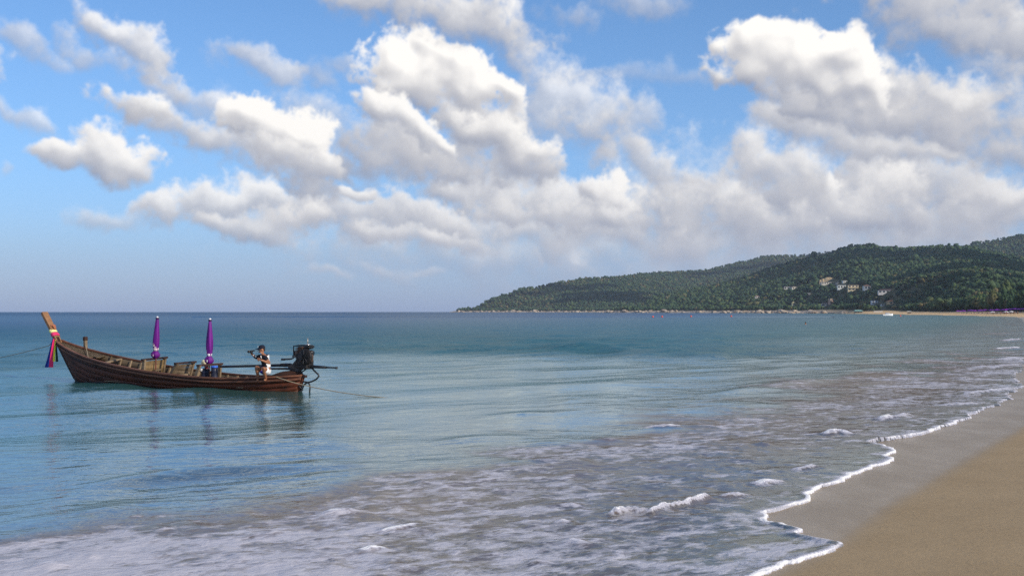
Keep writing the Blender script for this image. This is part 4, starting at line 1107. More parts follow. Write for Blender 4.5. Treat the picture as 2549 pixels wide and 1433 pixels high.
    # fore deck boards
    for k in range(5):
        t0, t1 = -1 + .4 * k + .02, -1 + .4 * (k + 1) - .02; V = []; sd = [8.35 + .12 * abs(k - 2), 8.9, 9.4, 9.9, 10.25]
        for s in sd:
            hb = ip(s, S_HB) - .05; z = ip(s, S_GH) - .045
            for t in (t0, t1): zz = z + .03 * (1 - t * t); V += [(s, t * hb, zz), (s, t * hb, zz - .03)]
        F = []
        for i in range(len(sd) - 1):
            a = i * 4; c = a + 4
            F += [(a, a + 2, c + 2, c), (a + 1, c + 1, c + 3, a + 3), (a, c, c + 1, a + 1), (a + 2, a + 3, c + 3, c + 2)]
        F += [(0, 1, 3, 2), tuple(len(V) - 4 + q for q in (0, 2, 3, 1))]
        b.add(V, F); part('fore_deck_board', b, W_IN, root)
    # stem and the tall prow board
    b = MB(); P0 = [(9.30, -.14), (9.41, 0), (9.74, .40), (10.02, .76), (10.30, 1.13), (10.45, 1.36)]
    V = []
    for s, z in P0:
        V += [(s + .03, .028, z), (s + .03, -.028, z), (s - .10, -.05, z + .03), (s - .10, .05, z + .03)]
    F = [(i * 4 + k, i * 4 + (k + 1) % 4, (i + 1) * 4 + (k + 1) % 4, (i + 1) * 4 + k) for i in range(len(P0) - 1) for k in range(4)] + [(3, 2, 1, 0), (20, 21, 22, 23)]
    b.add(V, F); part('stem', b, W_DARK, root)
    b = MB(); V = []
    for s, z, w, th in ((10.27, 1.18, .085, .10), (10.42, 1.38, .10, .10), (10.60, 1.62, .096, .09), (11.0, 2.12, .106, .09), (11.03, 2.165, .100, .085)):
        d = Vector((.62, 0, -.5)).normalized() * th / 2; c = Vector((s, 0, z))
        V += [c + d + Vector((0, w, 0)), c + d + Vector((0, -w, 0)), c - d + Vector((0, -w, 0)), c - d + Vector((0, w, 0))]
    F = [(i * 4 + k, i * 4 + (k + 1) % 4, (i + 1) * 4 + (k + 1) % 4, (i + 1) * 4 + k) for i in range(4) for k in range(4)] + [(3, 2, 1, 0), (16, 17, 18, 19)]
    b.add(V, F); part('prow_post', b, W_POST, root)
    # mooring bitt on the far side of the fore deck
    p = BP(213, 862, -.38); b = MB(); b.box((p.x, p.y, p.z + .05), (.10, .10, .50), Matrix.Rotation(.05, 3, 'Y'), 0, .012); bt = part('bitt', b, W_IN, root)
    b = MB(); b.box((p.x + .012, p.y, p.z + .25), (.12, .12, .13), Matrix.Rotation(.05, 3, 'Y'), 0, .015); part('bitt_head', b, W_DARK, bt)
    # three bench backs across the boat: frame posts, boards, dark top rail
    bench = [((359, 895), (356, 924), (411, 889), (403, 921), 3, (.27, .18, .085)), ((441, 904), (421, 933), (482, 900), (470, 926), 3, (.22, .165, .11)), ((497, 909), (486, 940), (548, 905), (545, 930), 0, (.1, .08, .06))]
    for (nt, nb_, ft, fb, nbd, colr) in bench:
        T = .56; A, B, C_, D = BP(*nt, T), BP(*nb_, T), BP(*ft, -T), BP(*fb, -T)
        B.z = min(B.z, .30); D.z = .18
        for a, b0 in ((A, B), (C_, D)):
            mb = MB(); dv = (b0 - a); mb.prism([a + Vector(q) for q in ((-.055, -.03, 0), (.055, -.03, 0), (.055, .03, 0), (-.055, .03, 0))], a, a + dv); part('bench_post', mb, W_IN, root)
        up = Vector((0, 0, .02)); mb = MB()
        mb.prism([A + Vector((-.05, .08, -.03)), A + Vector((.05, .08, -.03)), A + Vector((.05, .08, .025)), A + Vector((-.05, .08, .025))], A, C_ + Vector((0, -.16, 0)) + (A - A)); part('bench_rail', mb, W_DARK, root)
        wm = wood('board_%.2f' % colr[0], colr, tuple(c * .75 for c in colr), tuple(c * .4 for c in colr), .7)
        for k in range(nbd):
            f0, f1 = .10 + .22 * k, .10 + .22 * (k + 1) - .015
            a0, a1 = A.lerp(B, f0) + Vector((0, -.03, 0)), A.lerp(B, f1) + Vector((0, -.03, 0)); c0, c1 = C_.lerp(D, f0) + Vector((0, .03, 0)), C_.lerp(D, f1) + Vector((0, .03, 0))
            mb = MB(); mb.prism([a0, c0, c1, a1], (0, 0, 0), (-.025, 0, 0)); part('bench_board', mb, wm, root)
    # thwarts lying low between the benches
    for (p0, p1, t0, t1) in (((384, 922), (398, 919), .1, -.25), ((440, 934), (467, 931), .45, -.1), ((262, 902), (300, 893), .2, -.5)):
        a, c = BP(*p0, t0), BP(*p1, t1); a.z = max(a.z, .16); c.z = max(c.z, .16)
        b = MB(); b.prism([a + Vector(q) for q in ((-.06, 0, -.02), (.06, 0, -.02), (.06, 0, .02), (-.06, 0, .02))], a, c); part('thwart', b, W_IN, root)
    return root
W2 = lambda p: Vector((BC[0] + BH[0] * p.x + BL_[0] * p.y, BC[1] + BH[1] * p.x + BL_[1] * p.y, p.z))
def boat_thing(name, label, cat, group=None, at=None):
    """things aboard share the boat's heading; their parts are modelled in boat coordinates about their own base"""
    o = empty(name, W2(Vector(at)), BANG); tag(o, label, cat, group); return o
class LB(MB):
    """mesh builder whose input is boat coordinates, stored about a base point"""
    def __init__(self, base): super().__init__(); self.base = Vector(base)
    def add(self, vs, fs, mi=0): super().add([Vector(v) - self.base for v in vs], fs, mi)
def build_ribbons():
    at = (10.48, 0, 1.40)
    o = boat_thing('ribbon_garland', 'bright ribbons of blue, pink, yellow and green tied round the prow', 'ribbons', at=at)
    def band(z0, z1, s0, s1, w0, w1, th0, th1, name, c):
        b = LB(at); n = 14; V = []
        for (s, z, w, th) in ((s0, z0, w0, th0), ((s0 + s1) / 2, (z0 + z1) / 2, (w0 + w1) / 2 + .015, (th0 + th1) / 2 + .015), (s1, z1, w1, th1)):
            for k in range(n):
                a = 2 * math.pi * k / n; ca, sa = math.cos(a), math.sin(a)
                ca = math.copysign(abs(ca) ** .6, ca); sa = math.copysign(abs(sa) ** .6, sa)
                V.append((s + .62 * th * ca, w * sa, z - .5 * th * ca))
        F = [(i * n + k, i * n + (k + 1) % n, (i + 1) * n + (k + 1) % n, (i + 1) * n + k) for i in range(2) for k in range(n)]
        b.add(V, F); return part(name, b, mat('cloth_%s' % c[0], c[1], tuple(q * .8 for q in c[1]), 30, .7, .2, stretch=(1, 1, 4), bump=.008), o, True)
    band(1.40, 1.50, 10.41, 10.53, .118, .112, .09, .085, 'wrap', ('pink', (.75, .05, .16)))
    band(1.51, 1.60, 10.52, 10.62, .112, .112, .08, .08, 'wrap', ('cream', (.80, .78, .32)))
    b = LB(at)
    for k in range(9):
        a = k * .7; p = Vector((10.60 + .07 * math.cos(a), -.12 + .02 * k, 1.70 + .05 * math.sin(a * 1.7))); iv, fi = ICO0
        b.add([Vector(v * .045) + p for v in iv], [tuple(f) for f in fi])
    part('flowers', b, mat('dried_flowers', (.45, .16, .10), (.30, .12, .04), 20, .8), o)
    # tails hang straight down from the wrap on the port bow
    tails = [('green', (.012, .05, .03), (140, 847), (141, 900), .08), ('navy', (.012, .035, .28), (132, 843), (116, 914), .12), ('sky_blue', (.03, .12, .5), (133, 845), (121, 911), .06), ('yellow', (.85, .78, .05), (138, 846), (135, 899), .075), ('hot_pink', (.85, .03, .14), (135, 843), (126, 914), .14)]
    for k, (nm, c, top, bot, w) in enumerate(tails):
        b = LB(at); A = BP(*top, .14 + .012 * k); B = BP(*bot, .17 + .02 * k); n = 7; V = []
        for i in range(n):
            f = i / (n - 1); p = A.lerp(B, f); ww = w * (.30 + .70 * f ** .8) / 2
            ph = 1.4 * k + f * 4.2; bend = .022 * math.sin(ph) * f
            for sgn in (-1, 0, 1):
                q = p + Vector((-.86 * sgn * ww - .51 * (bend + .02 * abs(sgn) * math.cos(ph)), -.51 * sgn * ww + .86 * (bend + .02 * abs(sgn) * math.cos(ph)), 0)); V.append(q)
        F = [(i * 3 + j, i * 3 + j + 1, i * 3 + j + 4, i * 3 + j + 3) for i in range(n - 1) for j in range(2)]
        m_ = len(V); V += [v + Vector((0, -.006, 0)) for v in V]; F += [tuple(m_ + q for q in f[::-1]) for f in F]
        b.add(V, F); part('ribbon', b, mat('cloth_' + nm, c, tuple(q * .75 for q in c), 20, .65, .25, stretch=(6, 6, 1), bump=.006), o, True)
def build_parasols():
    PUR = mat('purple_canvas', (.15, .008, .215), (.10, .005, .15), 6, .6, .3, stretch=(3, 3, .6), bump=.01)
    WHT = mat('white_plastic', (.82, .80, .80), (.7, .68, .7), 10, .4)
    PRT = mat('pale_print', (.80, .72, .62), (.55, .30, .45), 26, .6, .2, bias=(.42, .58), bump=.001)
    POLE = mat('parasol_pole', (.20, .07, .05), (.12, .04, .03), 20, .4)
    for (top, hem, t, lab, sd) in (((392, 790), (387, 890), .05, 'furled purple parasol standing behind the foremost bench back', 1), ((523, 795), (521, 905), -.10, 'furled purple parasol standing over the blue lidded drum', 2)):
        A = BP(*top, t); H = BP(*hem, t); at = (H.x, t, .125)
        o = boat_thing('parasol', lab, 'parasol', 'furled purple parasols standing in the boat', at)
        L = A.z - H.z; d = Vector((A.x - H.x, 0, L)); rot = Vector((0, 0, 1)).rotation_difference(d.normalized()).to_matrix()
        rng = random.Random(sd)
        b = LB(at); b.tube([Vector((H.x, t, .125)), Vector((H.x, t, H.z)) + d * .9], .019, 8); part('pole', b, POLE, o)
        wob = lambda k, i: .14 * math.cos(k * 2 * math.pi * 4 / 16 + i * .35 * sd) + .03 * math.sin(k * 1.7 + i)
        prof = [(.030, .97), (.046, .93), (.060, .80), (.078, .62), (.090, .46), (.092, .34), (.080, .25), (.066, .185), (.060, .165)]
        b = LB(at); b.lathe([(r, z * L) for r, z in prof[::-1]], 16, (H.x, t, H.z), wob=wob, M=rot); part('canopy', b, PUR, o, True)
        prof2 = [(.062, .172), (.095, .13), (.125, .075), (.115, .045), (.072, .0), (.045, -.015)]
        wob2 = lambda k, i: .20 * math.cos(k * 2 * math.pi * 5 / 20 + .6 * sd) * min(1, i / 2)
        b = LB(at); b.lathe([(r, z * L) for r, z in prof2[::-1]], 20, (H.x, t, H.z), wob=lambda k, i: .16 * math.cos(k * 2 * math.pi * 5 / 20 + .6 * sd), M=rot)
        b.add([rot @ Vector(q) * 1 + Vector((H.x, t, H.z)) for q in ((.09, .02, .10 * L), (.19, .03, .085 * L), (.11, .02, .15 * L), (.10, -.02, .12 * L))], [(0, 1, 2), (0, 2, 3), (1, 3, 2), (0, 3, 1)])
        part('valance', b, PUR, o, True)
        b = LB(at); b.lathe([(.028, .955 * L), (.050, .965 * L), (.055, .985 * L), (.036, 1.0 * L), (.012, 1.012 * L)], 12, (H.x, t, H.z), M=rot); part('top_cap', b, mat('dark_purple', (.05, .008, .06), None, 9, .5), o, True)
        b = LB(at); iv, fi = ICO1; cc = Vector((H.x, t, H.z)) + d * 1.005
        b.add([Vector(v) * .034 + cc for v in iv], [tuple(f) for f in fi]); part('finial', b, WHT, o, True)
        # the tie band and the pale printing low on the canvas
        b = LB(at); b.lathe([(.064, .168 * L), (.074, .20 * L), (.078, .225 * L), (.072, .23 * L)] if sd == 2 else [(.064, .168 * L), (.078, .205 * L), (.086, .24 * L), (.080, .245 * L)], 16, (H.x, t, H.z), M=rot); part('tie_band', b, PRT if sd == 1 else WHT, o, True)
        def patch(a0, a1, z0, z1, r, name='print'):
            b = LB(at); V = []; n = 5
            for i in range(n):
                a = a0 + (a1 - a0) * i / (n - 1)
                for z in (z0, z1): V.append(rot @ Vector((r * math.cos(a), r * math.sin(a), z * L)) + Vector((H.x, t, H.z)))
            m_ = len(V); V += [Vector((H.x, t, v.z)) + (v - Vector((H.x, t, v.z))) * .97 for v in V]
            F = [(2 * i, 2 * i + 2, 2 * i + 3, 2 * i + 1) for i in range(n - 1)]; F += [tuple(m_ + q for q in f[::-1]) for f in F]
            b.add(V, F); part(name, b, PRT if sd == 1 else WHT, o)
        if sd == 1:
            patch(1.45, 2.0, .285, .30, .106); patch(1.75, 2.0, .30, .335, .107); patch(1.45, 1.62, .31, .35, .107); patch(1.3, 1.75, .35, .362, .107); patch(2.0, 2.5, .265, .28, .104)
        else: patch(1.35, 1.5, .24, .31, .100); patch(1.1, 1.25, .245, .275, .098)
        for a in (1.15, 1.85): patch(a, a + .18, .045, .095, .142, 'strap')
def build_cargo():
    NAVY = mat('navy_plastic', (.012, .016, .035), (.02, .024, .05), 9, .45)
    BLUE = mat('blue_plastic', (.035, .16, .70), (.03, .12, .55), 9, .4)
    def drum(px, py, t, r, h, lidm, lab, name='drum'):
        p = BP(px, py, t); at = (p.x, t, .125); h = max(.15, p.z - .125)
        o = boat_thing(name, lab, 'drum', at=at)
        b = LB(at); b.lathe([(r * .96, 0), (r, .02), (r, h * .33), (r * 1.03, h * .36), (r, h * .39), (r, h * .70), (r * 1.03, h * .73), (r, h * .76), (r * .97, h * .94)], 18, at); part('barrel', b, NAVY, o, True)
        b = LB(at); b.lathe([(r * 1.04, h * .92), (r * 1.06, h * .95), (r * 1.04, h), (r * .9, h * 1.02)], 18, at); part('lid', b, lidm, o, True)
    drum(534, 911, -.02, .095, .5, BLUE, 'dark drum with bright blue lid under the second parasol')
    drum(511, 917, -.05, .115, .4, NAVY, 'dark lidded drum between the sternmost bench post and the blue lid')
    p = BP(508, 903, -.30); at = (p.x, -.30, p.z - .06); o = boat_thing('basin', 'pale cream round basin hung by the second parasol pole', 'basin', at=at)
    M = Matrix.Rotation(R(78), 3, 'X'); b = LB(at); b.lathe([(.055, -.045), (.08, -.035), (.098, .0), (.104, .008), (.092, .004), (.07, -.028)], 18, (p.x, -.30, p.z), M=M); part('bowl', b, mat('cream_enamel', (.80, .70, .45), (.72, .62, .38), 14, .35), o, True)
    p = BP(501, 919, .30); at = (p.x, .30, p.z - .05); o = boat_thing('cup', 'small white cup low against the dark drum', 'cup', at=at)
    b = LB(at); b.lathe([(.028, -.05), (.036, .0), (.038, .02), (.034, .022)], 12, (p.x, .30, p.z)); b.tube([(p.x - .036, .30, p.z + .01), (p.x - .06, .30, p.z), (p.x - .034, .30, p.z - .03)], .006, 5); part('body', b, mat('white_enamel', (.85, .85, .85), None, 9, .3), o, True)
    p = BP(514, 915, .05); at = (p.x, .05, p.z - .05); o = boat_thing('fuel_can', 'small dull red can on the dark drum', 'can', at=at)
    b = LB(at); b.box((p.x, .05, p.z + .02), (.11, .08, .10), None, 0, .015); b.tube([(p.x - .03, .05, p.z + .07), (p.x - .03, .05, p.z + .095), (p.x + .03, .05, p.z + .095), (p.x + .03, .05, p.z + .07)], .008, 5); part('body', b, mat('red_plastic', (.22, .03, .03), (.15, .02, .02), 8, .5), o)
    # coil of rope and dark bundle forward
    at = (7.6, -.05, .13); o = boat_thing('rope_coil', 'brown heap of rope and net lying in the open bow', 'rope', at=at); b = LB(at)
    for k in range(9):
        r = .30 - .018 * k; pts = [(at[0] + .6 * r * math.cos(a * .5) * (1 + .1 * math.sin(3 * a + k)), at[1] + r * math.sin(a * .5), at[2] + .02 + .018 * k + .015 * math.sin(a * 2 + k)) for a in np.linspace(0, 12.4, 26)]
        b.tube(pts, .016, 5)
    part('coil', b, mat('old_rope', (.34, .24, .15), (.22, .15, .09), 40, .9), o, True)
    at = (6.75, .05, .125); o = boat_thing('tarpaulin', 'dark folded tarpaulin on the floor boards ahead of the benches', 'tarpaulin', at=at); b = LB(at); iv, fi = ico(2)
    b.add([Vector((at[0] + v[0] * .40 * (1 + .2 * math.sin(7 * v[1])), at[1] + v[1] * .30 * (1 + .2 * math.sin(5 * v[0])), at[2] + .05 + max(-.05, v[2] * .10 * (1 + .4 * math.sin(9 * v[0] + 4 * v[1]))))) for v in iv], [tuple(f) for f in fi]); part('sheet', b, mat('black_sheet', (.03, .028, .027), (.05, .045, .04), 9, .6), o, True)
def build_engine():
    BLK = mat('black_steel', (.012, .012, .014), (.022, .02, .02), 12, .45, .5, bump=.003)
    IRON = mat('greasy_iron', (.024, .019, .017), (.012, .010, .010), 14, .55, .4, .2, bump=.008)
    RUST = mat('rusty_iron', (.13, .065, .04), (.06, .04, .032), 12, .75, .4, .2, bump=.008)
    ALU = mat('dull_alloy', (.40, .38, .34), (.22, .20, .18), 16, .45, .5, .6, bump=.004)
    CHR = mat('bright_alloy', (.80, .80, .78), (.6, .6, .58), 10, .25, .5, .8, bump=.002)
    q = lambda px, py, t=0.0: BP(px, py, t)
    at = (q(757, 915).x, 0, .62)
    o = boat_thing('longtail_engine', 'black longtail engine with shaft pole mounted on the stern', 'engine', at=at)
    def P(name, fn, m, smooth=False, parent=None):
        b = LB(at); fn(b); return part(name, b, m, parent or o, smooth)
    c = q(760, 886); cx, cz = c.x, c.z
    # block: crankcase, cylinder, flywheel cover, ribs
    P('engine_block', lambda b: (b.box((cx + .02, 0, cz - .06), (.40, .34, .40), Matrix.Rotation(R(8), 3, 'Y'), 0, .05), b.box((cx - .02, .0, cz - .26), (.34, .30, .18), None, 0, .03), b.box((cx + .14, .02, cz - .16), (.22, .26, .34), Matrix.Rotation(R(-26), 3, 'Y'), 0, .03)), IRON)
    P('cylinder_head', lambda b: [b.box((cx + .10 - .0 * k, .02, cz + .02 + .036 * k), (.30 - .012 * k, .27, .020), Matrix.Rotation(R(4), 3, 'Y')) for k in range(7)] + [b.box((cx + .10, .02, cz + .12), (.20, .18, .28), None, 0, .02)], RUST)
    ry = Matrix.Rotation(R(90), 3, 'X')
    P('flywheel', lambda b: (b.lathe([(.05, -.02), (.205, -.015), (.225, .0), (.225, .06), (.20, .08), (.06, .085)], 22, (cx - .12, .16, cz - .01), M=ry)), IRON, True)
    P('cooling_fan', lambda b: [b.box((cx - .12 + .12 * math.cos(a), .20, cz - .01 + .12 * math.sin(a)), (.13, .02, .035), Matrix.Rotation(-a, 3, 'Y') @ Matrix.Rotation(.6, 3, 'X')) for a in np.linspace(0, 5.6, 8)], BLK)
    P('radiator', lambda b: [b.box((cx + .28, -.02, cz + .13 - .028 * k), (.15, .24, .016)) for k in range(7)] + [b.box((cx + .28, -.02, cz + .045), (.11, .20, .20), None, 0, .01)], ALU)
    P('fuel_tank', lambda b: b.box((cx - .05, -.04, cz + .235), (.34, .24, .10), Matrix.Rotation(R(10), 3, 'Y'), 0, .035), BLK)
    P('air_filter', lambda b: b.lathe([(.02, -.05), (.085, -.04), (.09, .03), (.06, .05), (.03, .055)], 14, (cx - .235, .02, cz + .08), M=Matrix.Rotation(R(70), 3, 'Y')), BLK, True)
    P('muffler', lambda b: b.tube([(cx - .20, .06, cz + .10), (cx - .30, .08, cz + .02), (cx - .29, .08, cz - .10), (cx - .24, .08, cz - .17)], [.03, .05, .05, .028], 10), RUST, True)
    t0 = q(766, 858)
    P('fuel_cap', lambda b: b.lathe([(.03, -.02), (.072, -.01), (.075, .012), (.05, .024), (.02, .028)], 14, (t0.x, 0, t0.z)), CHR, True)
    P('exhaust_pipe', lambda b: b.tube([q(766, 858), q(766, 841)], .016, 8), ALU, True)
    # guard frame along the top, crank handle, tiller
    P('guard_frame', lambda b: (b.tube([q(732, 885, .12), q(731, 872, .12), q(731, 861, .12), q(745, 859, .12), q(766, 859, .12), q(779, 861, .12)], .018, 8), b.tube([q(731, 861, .12), q(731, 861, -.12)], .016, 8), b.tube([q(732, 885, -.12), q(731, 861, -.12), q(766, 859, -.12)], .016, 8)), BLK, True)
    P('crank_handle', lambda b: (b.tube([q(729, 884, .14), q(730, 891, .15), q(724, 893, .16), q(702, 894, .17)], [.02, .024, .024, .024], 8), b.tube([q(709, 894, .17), q(701, 894, .17)], .03, 8)), BLK, True)
    # swivel bracket and bed under the block
    P('engine_bed', lambda b: (b.prism([q(700, 908, .10), q(716, 912, .10), q(724, 923, .10), q(740, 925, .10), q(750, 916, .10), q(770, 911, .10), q(766, 907, .10), q(752, 904, .10), q(741, 892, .10), q(733, 899, .10), q(726, 908, .10)], (0, .10, 0), (0, -.04, 0))), BLK)
    P('swivel_bracket', lambda b: (b.tube([(q(736, 925).x, 0, .60), (q(736, 918).x, 0, q(736, 914).z)], .045, 12), b.box((q(716, 909).x, 0, q(716, 908).z), (.26, .20, .10), None, 0, .03), b.tube([q(695, 912, .1), q(699, 905, .1), q(708, 905, .1), q(714, 911, .1)], .016, 6)), BLK, True)
    # long propeller shaft in its tube, swung in over the boat; tail end aft
    P('shaft_tube', lambda b: b.tube([q(550, 912), q(600, 911), q(660, 909.5), q(700, 908.5), q(760, 911), q(795, 913), q(812, 914)], [.034, .036, .038, .042, .046, .042, .036], 10), BLK, True)
    P('shaft', lambda b: b.tube([q(812, 914), q(819, 914.3), q(820, 914.3), q(835, 915), q(836, 915), q(839, 915.2)], [.026, .026, .022, .022, .034, .034], 10), BLK, True)
    P('tiller_arm', lambda b: b.tube([q(671, 917, .15), q(690, 917, .15), q(712, 917, .12), q(730, 919, .08)], [.026, .028, .03, .03], 10), BLK, True)
    # bent skeg and hoses trailing aft to the water
    P('skeg', lambda b: b.tube([q(776, 914), q(783, 923), q(792, 931), q(794, 936), q(788, 943), q(776, 949), q(764, 952), q(757, 957), q(753, 966), q(750, 974), q(749, 981)], .024, 8), BLK, True)
    P('strut', lambda b: b.tube([q(742, 945, .05), q(752, 949), q(764, 950.5), q(770, 955), q(772, 963), q(771, 973), q(770, 982)], .022, 8), BLK, True)
    P('hose', lambda b: (b.tube([q(766, 914, .05), q(757, 922, .06), q(748, 927, .06), q(736, 930, .06)], .018, 6), b.tube([q(757, 914, .1), q(750, 920, .1), q(740, 926, .1)], .014, 6)), BLK, True)
    P('brace', lambda b: b.tube([q(741, 957, .05), q(746, 962, .05), q(751, 967, .0), q(754, 971, .0)], .018, 6), BLK, True)
def rope(name, pts, r, label, sag=0.0):
    P = [Vector(p) for p in pts]; out = []
    for i in range(len(P) - 1):
        for k in range(10):
            f = k / 10; p = P[i].lerp(P[i + 1], f); p.z -= sag * 4 * f * (1 - f) * (1 if i == len(P) - 2 else 0); out.append(p)
    out.append(P[-1]); base = out[0].copy(); b = MB(); b.tube([p - base for p in out], r, 6)
    o = part(name, b, mat('rope_fibre', (.42, .34, .23), (.28, .22, .14), 60, .9, .1, bump=.002), None, True); o.location = base
    tag(o, label, 'rope')
def build_ropes():
    e = atz(-150, 912, 0)
    rope('bow_rope', [W2(BP(131, 851, .13)), W2(BP(122, 860, .12)), Vector(e)], .011, 'thin rope running from the prow out to the left', .10)
    e = atz(968, 990, 0)
    rope('stern_rope', [W2(BP(686, 937, .52)), W2(BP(718, 948, .50)), W2(BP(744, 955, .42)), Vector(e)], .012, 'thin rope from the stern trailing right into the water', .05)
    rope('bitt_rope', [W2(BP(213, 860, -.36)), W2(BP(217, 875, .05)), W2(BP(219, 886, .4)), W2(BP(224, 896, .55))], .013, 'pale rope hanging from the bow bitt to the near rail')
build_boat(); build_ribbons(); build_parasols(); build_cargo(); build_engine(); build_ropes()

# ------------------------------------------------------------------ people
def skin_body(name, joints, links, radii, root, mats, sub=2, parent=None):
    """one continuous surface grown over a jointed skeleton"""
    keys = list(joints); idx = {k: i for i, k in enumerate(keys)}
    me = bpy.data.meshes.new(name + '_skeleton'); me.from_pydata([tuple(joints[k]) for k in keys], [(idx[a], idx[b]) for a, b in links], [])
    o = bpy.data.objects.new(name + '_skeleton', me); COL.objects.link(o)
    md = o.modifiers.new('skin', 'SKIN'); md.use_smooth_shade = True; md.branch_smoothing = .3
    sv = me.skin_vertices[0].data
    for k in keys:
        r = radii[k]; r = r if isinstance(r, tuple) else (r, r)
        sv[idx[k]].radius = r; sv[idx[k]].use_root = (k == root)
    ss = o.modifiers.new('sub', 'SUBSURF'); ss.levels = sub; ss.render_levels = sub
    bpy.context.view_layer.update()
    dg = bpy.context.evaluated_depsgraph_get()
    m2 = bpy.data.meshes.new_from_object(o.evaluated_get(dg)); m2.name = name
    bpy.data.objects.remove(o); bpy.data.meshes.remove(me)
    m2.materials.clear()
    for m in (mats if isinstance(mats, (list, tuple)) else [mats]): m2.materials.append(m)
    m2.shade_smooth()
    r = bpy.data.objects.new(name, m2); COL.objects.link(r)
    if parent: r.parent = parent
    return r
SKIN = mat('brown_skin', (.33, .145, .075), (.25, .105, .055), 18, .5, .35, bump=.001)
def build_boatman():
    Y0 = 29.55
    base = Vector(aty(652, 946, 29.58))
    def J(px, py, dy=0.0): return Vector(aty(px, py, Y0 + dy)) - base
    o = empty('person', base); tag(o, 'man in dark cap and black shirt squatting on the stern rail of the boat', 'person')
    j = {'pelvis': J(664.5, 925, .14), 'waist': J(663.5, 911, .09), 'chest': J(663, 896.5, .06), 'upper': J(659.5, 886.5, .03), 'neck': J(654, 880.5, -.02), 'jaw': J(651, 876, -.05), 'head': J(651.5, 869, -.02), 'crown': J(653, 862, 0),
         'shl': J(658.5, 888.5, -.14), 'ell': J(671.5, 904, -.24), 'wrl': J(654, 897, -.40), 'hal': J(647, 894.5, -.42),
         'shr': J(651, 886.5, .13), 'elr': J(636.5, 889.5, .10), 'wrr': J(627, 880.5, .04), 'har': J(624, 876.5, .03),
         'hipl': J(667, 926, -.02), 'knl': J(655.5, 914.5, -.34), 'anl': J(661.5, 940, -.05), 'hel': J(662.5, 944.3, -.0), 'tol': J(658, 945.6, -.17),
         'hipr': J(661, 926, .25), 'knr': J(637.5, 912, -.10), 'anr': J(643.5, 940, .12), 'her': J(645, 944, .16), 'tor': J(639.5, 945, -.0)}
    E = [('pelvis', 'waist'), ('waist', 'chest'), ('chest', 'upper'), ('upper', 'neck'), ('neck', 'jaw'), ('jaw', 'head'), ('head', 'crown'), ('upper', 'shl'), ('shl', 'ell'), ('ell', 'wrl'), ('wrl', 'hal'),
         ('upper', 'shr'), ('shr', 'elr'), ('elr', 'wrr'), ('wrr', 'har'), ('pelvis', 'hipl'), ('hipl', 'knl'), ('knl', 'anl'), ('anl', 'hel'), ('hel', 'tol'), ('pelvis', 'hipr'), ('hipr', 'knr'), ('knr', 'anr'), ('anr', 'her'), ('her', 'tor')]
    rad = dict(pelvis=.115, waist=.105, chest=.12, upper=.095, neck=.05, jaw=.060, head=.077, crown=.060, shl=.062, ell=.042, wrl=.030, hal=.030, shr=.062, elr=.042, wrr=.030, har=.030,
               hipl=.085, knl=.060, anl=.036, hel=.036, tol=.030, hipr=.085, knr=.060, anr=.036, her=.036, tor=.030)
    skin_body('body', j, E, rad, 'pelvis', SKIN, 2, o)
    # fingers
    def fingers(hand, frm, side, curl):
        d = (j[hand] - j[frm]).normalized(); u = side - d * side.dot(d); u.normalize(); nrm = d.cross(u)
        fj = {'palm': j[hand] - d * .005}; fe = []; fr = {'palm': .022}
        for k, (off, ln) in enumerate(((-.030, .066), (-.010, .078), (.010, .074), (.029, .058))):
            a, b, c = 'a%d' % k, 'b%d' % k, 'c%d' % k; p = j[hand] + u * off + d * .022
            fj[a] = p; fj[b] = p + d * ln * .5 + nrm * curl * .4; fj[c] = p + d * ln * .72 + nrm * curl
            fe += [('palm', a), (a, b), (b, c)]; fr.update({a: .0105, b: .0095, c: .008})
        fj['t0'] = j[hand] - u * .034 + d * .005; fj['t1'] = fj['t0'] - u * .018 + d * .034 + nrm * curl * .6; fe += [('palm', 't0'), ('t0', 't1')]; fr.update({'t0': .012, 't1': .009})
        skin_body('hand', fj, fe, fr, 'palm', SKIN, 1, o)
    fingers('hal', 'wrl', Vector((0, 0, 1)), .03); fingers('har', 'wrr', Vector((0, -.6, .8)), -.028)
    # face: nose, brow, ear, eyes, mouth (he looks left, a little towards the beach)
    f = Vector((-.86, -.50, -.06)).normalized(); sd = f.cross(Vector((0, 0, 1))).normalized(); H = j['head'] + Vector((-.012, -.012, -.03)); up = Vector((0, 0, 1))
    b = MB(); b.add([H + f * .080 + up * .026, H + f * .103 - up * .008, H + f * .078 - up * .016 + sd * .016, H + f * .078 - up * .016 - sd * .017], [(0, 2, 1), (0, 1, 3), (1, 2, 3), (0, 3, 2)]); part('nose', b, SKIN, o, True)
    b = MB(); iv, fi = ICO1
    for s in (1, -1): b.add([H + sd * s * .075 - f * .002 + Vector(v * np.array([.02, .012, .032])) for v in iv], [tuple(q) for q in fi])
    part('ear', b, SKIN, o, True)
    for s in (1, -1):
        b = MB(); b.add([H + f * .072 + sd * s * .028 + up * .020 + Vector(v) * .011 for v in iv], [tuple(q) for q in fi]); part('eye', b, mat('dark_eye', (.03, .02, .015), None, 9, .3), o, True)
    b = MB(); b.add([H + f * .077 - up * .044 + sd * v[0] * .024 + f * v[1] * .010 + up * v[2] * .009 for v in iv], [tuple(q) for q in fi]); part('mouth', b, mat('lips', (.28, .10, .075), None, 9, .5), o, True)
    HAIR = mat('black_hair', (.012, .010, .010), (.02, .016, .014), 60, .6)
    b = MB(); ico2, fi2 = ico(2); c = j['head'] + Vector((.012, .006, .012))
    hv = [c + Vector((v[0] * .085, v[1] * .085, v[2] * .092)) for v in ico2]
    keep = [tuple(q) for q in fi2 if np.mean([np.dot(ico2[i], np.array([.80, .46, .30])) for i in q]) > .22]
